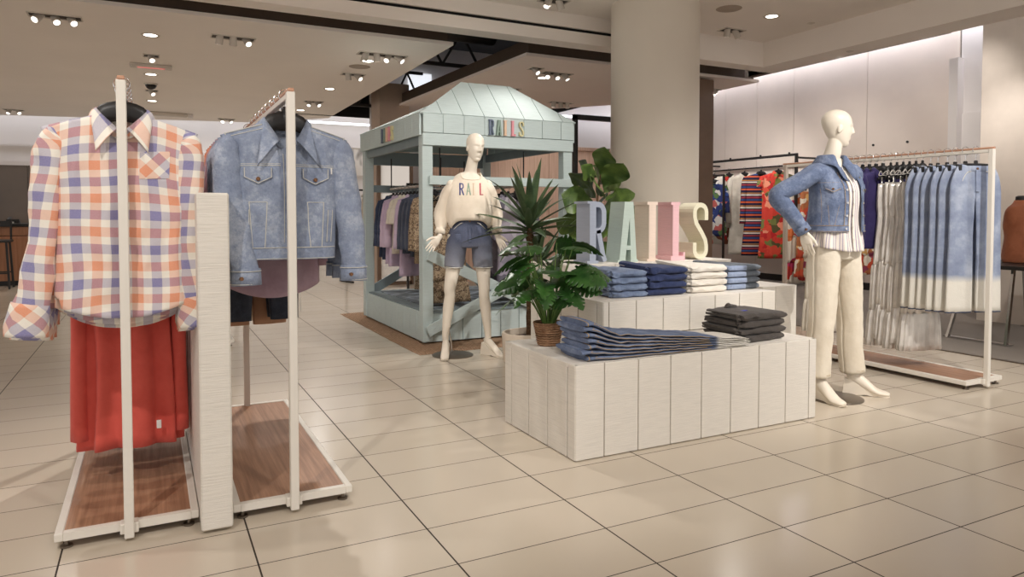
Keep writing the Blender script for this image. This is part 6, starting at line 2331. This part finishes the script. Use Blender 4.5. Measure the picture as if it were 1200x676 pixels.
# ------------------------------------------------------------------ folded denim on the plinths
def folded(name, mats, label, loc, W, D, H, seed, group, rz=0.0, slump=.25, lmat=None, stitch=None):
    """one folded pair of jeans: nested fold, rounded front edge, layered left end"""
    t = thing(name, label, 'jeans', loc, rz, group)

    def prof(d0, z0, z1, y0):
        r = (z1 - z0) / 2
        P = [(d0, z0)] + [(y0 + r * 1.2 - r * 1.2 * sin(a), (z0 + z1) / 2 - r * cos(a)) for a in [pi * i / 8 for i in range(9)]] + [(d0, z1)]
        g = (z1 - z0) * .07
        m = (z0 + z1) / 2
        return P + [(d0, m + g), (y0 + r * 2.2, m + g * .6), (y0 + r * 2.2, m - g * .6), (d0, m - g)]
    nx = 22
    for part, (z0, z1, y0, d0) in (('outer_fold', (0, H, 0, D)), ):
        b = MB()
        P = prof(d0, z0, z1, y0)
        n = len(P)
        vs, fs = [], []
        for i in range(nx + 1):
            u = i / nx
            x = (u - .5) * W
            e = sstep(0, .07, u) * sstep(0, .05, 1 - u)
            for (y, z) in P:
                k = clamp(1 - u) ** 2
                zz = H / 2 + (z - H / 2) * (.72 + .28 * e) + slump * H * k * (y / D) + .0055 * nz(x * 17 + seed, y * 11, z * 30) * (1 + 2.4 * k) * (z > .002)
                yy = y + .009 * nz(x * 13, z * 60, seed) * (1 + k) + (.02 * nz(seed, y * 5) * k)
                xx = x + (.012 * nz(y * 16 + seed, z * 90, seed) if u < .02 or u > .98 else 0)
                vs.append((xx, yy, max(zz, .0005) if z < .001 and seed is None else zz))
        for i in range(nx):
            for k in range(n):
                a, c = i * n + k, i * n + (k + 1) % n
                fs.append((a, c, c + n, a + n))
        fs += [tuple(range(n))[::-1], tuple(nx * n + k for k in range(n))]
        b.add(vs, fs)
        b.build(part, mats, t, angle=60)
    b = MB()          # waistband and pocket layers that show at the left end
    for j, (y0, y1, z0) in enumerate(((.02, D * .95, H * .30), (.03, D * .9, H * .72))):
        pts = []
        for i in range(15):
            v = i / 14
            y = lerp(y0, y1, v)
            pts.append((-W / 2 - .004 + .008 * nz(y * 20 + seed, j), y, z0 + slump * H * (y / D) + .005 * nz(y * 25, seed + j)))
        b.tube(pts, (.0055, .013), 8, ref=(0, 0, 1), sub=2)
    b.build('waistband', lmat or mats, t, angle=180)
    if stitch:
        b = MB(); b.tube([(W * .5 * (-1 + 2 * i / 10) * .96, -.0015 + .003 * nz(i, seed), H * .5) for i in range(11)], .0014, 5); b.build('seam', M[stitch], t)
    return t


M['denim_light'] = denim('light_denim', (112, 128, 158), (150, 164, 188), (84, 98, 128))
M['denim_navy'] = denim('navy_denim', (50, 60, 96), (70, 82, 120), (34, 42, 70))
M['denim_white'] = cloth('white_denim', (238, 233, 224), (224, 216, 204), var=.05, wr=.5)
M['denim_grey'] = denim('grey_denim', (104, 112, 122), (126, 134, 144), (84, 92, 102))
M['denim_pale'] = denim('pale_blue_denim', (150, 164, 192), (176, 188, 210), (122, 138, 170))
M['charcoal'] = cloth('charcoal_jersey', (84, 78, 74), (64, 59, 56), wr=.5)

for gi, (nm, mt, lm, x, y, W, n, H, desc, st) in enumerate([
        ('folded_jeans', M['denim_light'], None, 2.575, 3.47, .245, 4, .041, 'light blue folded jeans in the leftmost stack on the middle plinth', None),
        ('folded_jeans', M['denim_navy'], None, 2.865, 3.47, .285, 4, .044, 'dark navy folded jeans in the stack on the middle plinth', None),
        ('folded_jeans', M['denim_white'], None, 3.20, 3.47, .29, 4, .044, 'off-white folded jeans in the stack on the middle plinth', None),
        ('folded_jeans', [M['denim_grey'], M['denim_pale']], M['denim_pale'], 3.545, 3.52, .29, 4, .041, 'grey and pale blue folded jeans in the rightmost stack', None)]):
    r = random.Random(gi)
    posn = ['bottom pair of', 'second pair from the bottom of', 'third pair from the bottom of', 'top pair of']
    z = PZ2 + .0015
    for i in range(n):
        lb = posn[i] + ' the ' + desc.replace(' folded jeans in the', ' jeans').replace('leftmost stack', 'stack').replace(' stack on', ' on').replace('jeans rightmost', 'rightmost')
        lb = {0: posn[i] + ' light blue jeans in the leftmost stack, middle plinth', 1: posn[i] + ' dark navy jeans in the stack on the middle plinth', 2: posn[i] + ' off-white jeans in the stack on the middle plinth',
              3: posn[i] + ' grey and pale blue jeans in the rightmost stack'}[gi]
        m0 = mt[0] if isinstance(mt, list) else mt
        t = folded(nm, m0, lb, (x + r.uniform(-.006, .006), y + r.uniform(-.008, .004), z), W + r.uniform(-.01, .01), .34, H - .0015, gi * 7 + i, ['light blue jeans stack', 'navy jeans stack', 'off-white jeans stack', 'grey jeans stack'][gi], rz=r.uniform(-.03, .03), lmat=lm, slump=.28 + .08 * i)
        if gi == 3:           # the pale half folded over the grey one
            b = MB(); b.tube([(-.055, .1, H * .95), (-.055, .008, H * .9), (-.055, -.006, H * .5), (-.055, .008, H * .08), (-.055, .1, .002)], (.082, .004), 12, ref=(0, 0, 1), sub=4, sup=.6) if False else b.span((-.145, -.007, .004), (.02, .11, H - .004), 0, .006)
            b.build('turned_leg', M['denim_pale'], t, angle=60)
        if gi == 0 and i == 3:
            b = MB(); b.box((-.03, .12, H + .018), (.075, .04, .0015), rz=.5, tilt=Matrix.Rotation(-.10, 3, 'X')); q = b.build('paper_tag', M['label_white'], t, smooth=False)
        z += H

r = random.Random(9)
z = PZ1 + .0015
for i in range(4):
    t = folded('folded_sweatpants', M['charcoal'], ['bottom pair of', 'second pair from the bottom of', 'third pair from the bottom of', 'top pair of'][i] + ' charcoal trousers in the stack on the low plinth',
               (3.09 + r.uniform(-.01, .01), 2.90 + r.uniform(-.008, .008), z), .34 + r.uniform(-.015, .015), .30, .0385, 80 + i, 'charcoal trousers stack', rz=.06 + r.uniform(-.03, .03), slump=.15)
    t['category'] = 'trousers'
    if i == 3:
        b = MB(); b.box((-.05, .12, .0425), (.055, .022, .002), rz=.2); b.build('blue_label', plain('blue_label', (72, 80, 170), .7), t, smooth=False)
        b = MB(); b.tube([(-.06, .26, .03), (-.05, .24, .062), (-.02, .25, .055), (.05, .27, .045)], [.008, .012, .011, .008], 8, sub=4); b.build('waist_edge', M['charcoal'], t)
    z += .0395


def m_long():
    t = NT('long_jeans_denim')
    co = t.coord()
    x, y, zz = t.xyz(co)
    a = t.noise(co, 9, 5, .65)
    c = t.ramp(a, [(.3, srgb(66, 78, 106)), (.5, srgb(96, 110, 142)), (.72, srgb(136, 150, 178))])
    c = t.mix(t.math('MULTIPLY', t.noise(t.mapped((30, 140, 140)), 3, 2), .35), c, srgb(164, 176, 196))
    mr = t.new('ShaderNodeMapRange'); mr.inputs['From Min'].default_value = .83; mr.inputs['From Max'].default_value = .86
    t.link(t.math('ADD', x, t.math('MULTIPLY', a, .06)), mr.inputs['Value'])
    t.col(t.mix(mr.outputs[0], c, srgb(226, 222, 214)))
    t.set(rough=.85, spec=.2)
    t.bump(t.noise(t.mapped((14, 20, 20)), 1.0, 5, .65), .8, .012)
    return t.m


M['long_jeans'] = m_long()
LX, LY = 1.86, 2.865
TH = [(0, .0285), (.06, .0285), (.13, .0225), (.2, .0185), (.5, .0145), (.8, .0095), (1.02, .0068)]
NJ = 7
for i in range(NJ):
    posn = ['bottom pair', 'second pair from the bottom', 'third pair from the bottom', 'fourth pair from the bottom', 'third pair from the top', 'second pair from the top', 'top pair'][i]
    t = thing('long_jeans', posn + ' of the blue jeans laid full length on the low plinth', 'jeans', (LX, LY, PZ1 + .0015), -.035, 'blue jeans laid full length')
    b = MB()
    r = random.Random(20 + i)
    sh = r.uniform(-.022, .018)

    def zz(x, k):
        th = interp(TH, x)
        w = .009 * nz(x * 9 + i * .2, 3.3) * (i / NJ) + .005 * nz(x * 22, i) * sstep(1.0, .6, x)
        return (i + k) * th + (w if i else 0)

    def fn(u, v):
        x = lerp(0 + sh, 1.01 + sh * .8, v)
        a = 2 * pi * u
        taper = interp([(0, .135), (.12, .13), (.3, .112), (1, .10)], x)
        th = interp(TH, x)
        ca, sa = cos(a), sin(a)
        yy = taper + taper * math.copysign(abs(ca) ** .7, ca) + .013 * nz(x * 9, i * 2.2) * (1 + sa)
        k = .5 + .47 * math.copysign(abs(sa) ** .6, sa)
        return (x + .010 * nz(yy * 14, i) * (1 - v), yy, max(.0003, zz(x, k))), (x, yy)
    b.grid(fn, 28, 70)
    e0 = [fn(q / 28, 0)[0] for q in range(28)]; e1 = [fn(q / 28, 1)[0] for q in range(28)]
    b.add(e0, [tuple(range(28))[::-1]]); b.add(e1, [tuple(range(28))])
    b.build('trouser_legs', M['long_jeans'], t, angle=180)
    b = MB(); b.tube([fn((q / 24 - .25) % 1, .012)[0] for q in range(24)], .003, 6, closed=True, ref=(1, 0, 0)); b.build('waistband_edge', M['long_jeans'] if i % 2 else M['stitch_tan'], t)
    b = MB(); b.tube([fn(.5, .045 + .012 * q)[0] for q in range(60)], .0016, 5); b.tube([fn(.47, .05)[0], fn(.44, .06)[0], fn(.40, .06)[0]], .0016, 5); b.build('stitching', M['stitch_tan'], t)
    b = MB()
    for q in range(18):
        p = fn((.5 + q / 34) % 1, 1)[0]
        b.tube([p, (p[0] + r.uniform(.012, .026), p[1] + r.uniform(-.006, .006), max(.001, p[2] - r.uniform(0, .004)))], [.0016, .0008], 4)
    b.build('fringe', M['stitch'], t)
# ------------------------------------------------------------------ things along the edges and in the distance
t = thing('service_counter', 'brown service counter with black top at the far left', 'counter', (-2.6, 14.2, 0))
b = MB(); b.span((-1.0, 0, .08), (.86, .6, .82)); b.build('body', M['wood_counter'], t, smooth=False)
b = MB(); b.span((-1.0, -.03, .98), (.94, .65, 1.03), 0, .004); b.build('top', M['black_metal'], t, smooth=False)
b = MB(); b.span((.87, -.02, 0), (.93, .6, .98)); b.build('end_panel', M['black_metal'], t, smooth=False)
b = MB(); b.span((-1.0, .03, .83), (.80, .55, .97)); b.build('drawer', M['wood_counter'], t, smooth=False)
b = MB(); b.span((-1.0, .04, 0), (.86, .58, .08)); b.build('plinth', M['black_metal'], t, smooth=False)
t = thing('bar_stool', 'black bar stool before the brown service counter', 'stool', (-2.17, 13.75, 0))
for sx in (-.17, .17):
    for sy in (-.17, .17):
        b = MB(); b.bar((sx * 1.1, sy * 1.1, 0), (sx * .9, sy * .9, .74), .03, .03, up=(0, 1, 0)); b.build('leg', M['black_metal'], t, smooth=False)
b = MB(); b.box((0, 0, .755), (.4, .4, .04), bev=.012); b.build('seat', M['black_metal'], t)
b = MB()
for sx in (-.17, .17):
    b.bar((sx, .17, .76), (sx, .2, 1.06), .028, .028, up=(0, 1, 0))
b.bar((-.18, .2, 1.03), (.18, .2, 1.03), .03, .09); b.build('backrest', M['black_metal'], t, smooth=False)
b = MB()
for sy in (-.18, .18):
    b.bar((-.18, sy, .25), (.18, sy, .25), .02, .02)
b.build('stretcher', M['black_metal'], t, smooth=False)
t = thing('pump_bottle', 'clear pump bottle standing on the service counter', 'bottle', (-2.28, 14.3, 1.031))
b = MB(); b.lathe([(.001, 0), (.05, .0), (.055, .01), (.055, .17), (.02, .21), (.02, .23)], n=24); b.build('bottle_body', plain('bottle_clear', (206, 204, 200), .15), t)
b = MB(); b.lathe([(.022, .23), (.022, .25), (.006, .252), (.006, .28), (.001, .28)], n=16); b.box((-.02, 0, .285), (.06, .016, .012)); b.build('pump', M['wall_white'], t)
t = thing('desk_phone', 'small dark desk phone with pale papers on the counter', 'phone', (-2.02, 14.35, 1.031))
b = MB(); b.prism([(-.09, 0), (.09, 0), (.09, .03), (-.09, .07)], -.09, .09, lambda a, z, d: (d, a, z)); b.build('body', M['black_metal'], t, smooth=False)
b = MB(); b.box((-.06, 0, .075), (.05, .19, .03), bev=.01, tilt=Matrix.Rotation(.2, 3, 'X')); b.build('handset', M['black_metal'], t)
b = MB(); b.span((-.16, -.13, 0), (.02, -.1, .03)); b.build('papers', M['label_white'], t, smooth=False)
b = MB(); b.bar((-1.52, 16.40, 1.28), (-1.30, 16.40, 1.28), .02, .09); b.bar((-1.52, 16.44, 1.28), (-1.52, 16.34, 1.28), .03, .03); tag(b.build('wall_mount_pull', M['chrome'], smooth=False), 'small chrome pull beside the dark doorway', 'handle')

# painting on the far wall
t = thing('wall_painting', 'grey and white abstract painting on the far wall beside the pergola', 'painting', (4.25, 16.49, 2.40))


def m_canvas():
    q = NT('abstract_canvas')
    f = q.noise(q.mapped((2.2, 1, .9)), 1.3, 2, .4)
    q.col(q.ramp(f, [(.42, srgb(126, 118, 110)), (.47, srgb(232, 226, 218)), (.58, srgb(222, 214, 204)), (.62, srgb(108, 100, 94))]))
    q.set(rough=.8)
    return q.m


b = MB(); b.box((0, -.02, 0), (1.0, .03, .62)); b.build('canvas', m_canvas(), t, smooth=False)
b = MB()
for sx in (-.51, .51):
    b.box((sx, -.02, 0), (.02, .05, .66))
for sz in (-.32, .32):
    b.box((0, -.02, sz), (1.04, .05, .02))
b.build('frame', M['fixture'], t, smooth=False)

# tall black frame between pergola and column
t = thing('goalpost_rack', 'tall black goalpost frame standing left of the round column', 'clothes rack', (6.15, 8.6, 0))
for sx in (-.75, .75):
    b = MB(); b.bar((sx, 0, 0), (sx, 0, 2.58), .06, .06, up=(0, 1, 0)); b.build('post', M['black_metal'], t, smooth=False)
b = MB(); b.bar((-.78, 0, 2.56), (.78, 0, 2.56), .06, .07); b.build('top_bar', M['black_metal'], t, smooth=False)
b = MB(); b.bar((-.75, 0, 1.74), (.75, 0, 1.74), .05, .05); b.build('lower_bar', M['black_metal'], t, smooth=False)
b = MB(); b.span((-.78, -.25, 0.0), (.78, .25, .03)); b.build('base', M['black_metal'], t, smooth=False)
# leaning mirror behind the pergola
t = thing('standing_mirror', 'dark-framed mirror seen through the left bay of the pergola', 'mirror', (3.66, 11.44, 0))
b = MB(); b.span((-.26, .0, .06), (.26, .012, 2.14)); b.build('mirror_glass', plain('mirror_silver', (206, 198, 190), .06, metal=1.0, var=.01), t, smooth=False)
b = MB()
for sx in (-.28, .28):
    b.span((sx - .03, -.01, 0), (sx + .03, .04, 2.2))
b.span((-.28, -.01, 2.14), (.28, .04, 2.2)); b.span((-.28, -.01, 0), (.28, .04, .06)); b.build('frame', M['brown_panel'], t, smooth=False)

# far racks behind
def far_rack(x, y, w, label, items, grp, rz=0.0, h=1.62):
    t = thing('clothes_rail', label, 'clothes rack', (x, y, 0), rz)
    for sx in (-w / 2, w / 2):
        b = MB(); b.bar((sx, 0, 0), (sx, 0, h), .03, .03, up=(0, 1, 0)); b.build('post', M['black_metal'], t, smooth=False)
    b = MB(); b.bar((-w / 2, 0, h - .015), (w / 2, 0, h - .015), .03, .03); b.build('rail', M['black_metal'], t, smooth=False)
    b = MB()
    for sx in (-w / 2, w / 2):
        b.bar((sx, -.25, .02), (sx, .25, .02), .04, .03)
    b.build('base', M['black_metal'], t, smooth=False)
    n = len(items)
    for i, (nm, mt, ln, lb, ct) in enumerate(items):
        xx = -w / 2 + w * (i + .5) / n
        px, py = x + xx * cos(rz), y + xx * sin(rz)
        simple_top(nm, lb, ct, mt, (px, py, h + .002), rz + .9, grp, length=ln, shw=.21, seed=130 + i + int(x * 10), sleeve=.45)
        hang('top', px, py, h + .002, ' '.join(lb.split()[:8]), rz + .9)


M['puffer'] = cloth('stone_puffer', (176, 166, 152), (148, 138, 124), wr=.9, wscale=16)
M['peach'] = cloth('peach_cotton', (224, 158, 128), (200, 134, 104))
M['black_cloth'] = cloth('black_cloth', (42, 40, 44), (28, 27, 30))
far_rack(.62, 9.6, .7, 'black rail far behind the fin panel with stone quilted jackets', [('quilted_jacket', M['puffer'], .7, 'stone quilted jacket seen between plaid shirt and denim jacket, left one', 'jacket'),
         ('quilted_jacket', M['puffer'], .68, 'stone quilted jacket seen between plaid shirt and denim jacket, right one', 'jacket')], 'stone quilted jackets', .1)
far_rack(3.28, 12.3, .5, 'black rail far behind the denim jacket cuff', [('denim_shirt', M['denim'], .5, 'small blue denim shirt far behind the pergola corner post', 'shirt'), ('cream_blouse', M['cream'], .8, 'small cream blouse far behind the pergola corner post', 'blouse')], None, .2)
far_rack(4.0, 9.6, 1.5, 'black rail behind the pergola with dark and peach garments', [('slate_shirt', M['black_cloth'], .8, 'black garment on the rail behind the pergola, leftmost', 'top'), ('peach_blouse', M['peach'], .75, 'peach blouse on the rail behind the pergola', 'blouse'),
         ('floral_blouse', P5, .8, 'ochre floral blouse on the rail behind the pergola', 'blouse'), ('slate_shirt', M['black_cloth'], .8, 'black garment on the rail behind the pergola, rightmost', 'top')], None, 0)
# garments on the rack farther back on the left
s = pants('dark_jeans', 'dark jeans on the farther white rack, seen past the fin panel', 'jeans', M['denim_dark'], (.42, 6.95, HR + .012), None, length=.98, hem=.075, seed=33)
hang('clip', .42, 6.95, HR + .012, 'dark jeans on the farther white rack')
s = pants('dark_jeans', 'blue jeans behind the dark pair on the farther white rack', 'jeans', M['denim_navy'], (.42, 7.15, HR + .012), None, length=.98, hem=.075, seed=34)
hang('clip', .42, 7.15, HR + .012, 'blue jeans on the farther white rack')

# table and bust at the right edge
t = thing('display_table', 'black-topped table with slanted chrome legs at the right edge', 'table', (7.45, 3.85, .006))
b = MB(); b.box((0, 0, .69), (1.15, .7, .035), bev=.004); b.build('table_top', M['black_metal'], t)
for sx in (-1, 1):
    for sy in (-1, 1):
        b = MB(); b.bar((sx * .68, sy * .26, .0), (sx * .47, sy * .20, .675), .035, .022, up=(0, 1, 0)); b.build('leg', M['chrome'], t, smooth=False)
for sx in (-1, 1):
    b = MB(); b.bar((sx * .66, -.30, .012), (sx * .66, .30, .012), .05, .014); b.build('foot_bar', M['chrome'], t, smooth=False)
t = thing('torso_form', 'torso form in a rust brown top standing on the black table', 'bust form', (7.56, 3.90, .716))
b = MB()
b.tube([(0, 0, .0), (0, 0, .06), (0, 0, .22), (0, 0, .36), (0, 0, .47), (0, 0, .525), (0, 0, .565), (0, 0, .60)], [(.185, .13), (.19, .14), (.165, .12), (.195, .13), (.215, .10), (.185, .08), (.10, .065), (.058, .058)], 32, sub=4, ref=(0, 1, 0), disp=lambda th, v, L: .006 * nz(cos(th) * 2, sin(th) * 2, L * 9))
b.build('rust_top', cloth('rust_jersey', (186, 116, 84), (158, 94, 66), wr=.6), t, angle=180)
b = MB(); b.tube([(0, 0, .58), (0, 0, .635), (0, 0, .645)], [(.052, .052), (.048, .048), (.03, .03)], 20, ref=(0, 1, 0)); b.build('neck_cap', M['black_metal'], t)
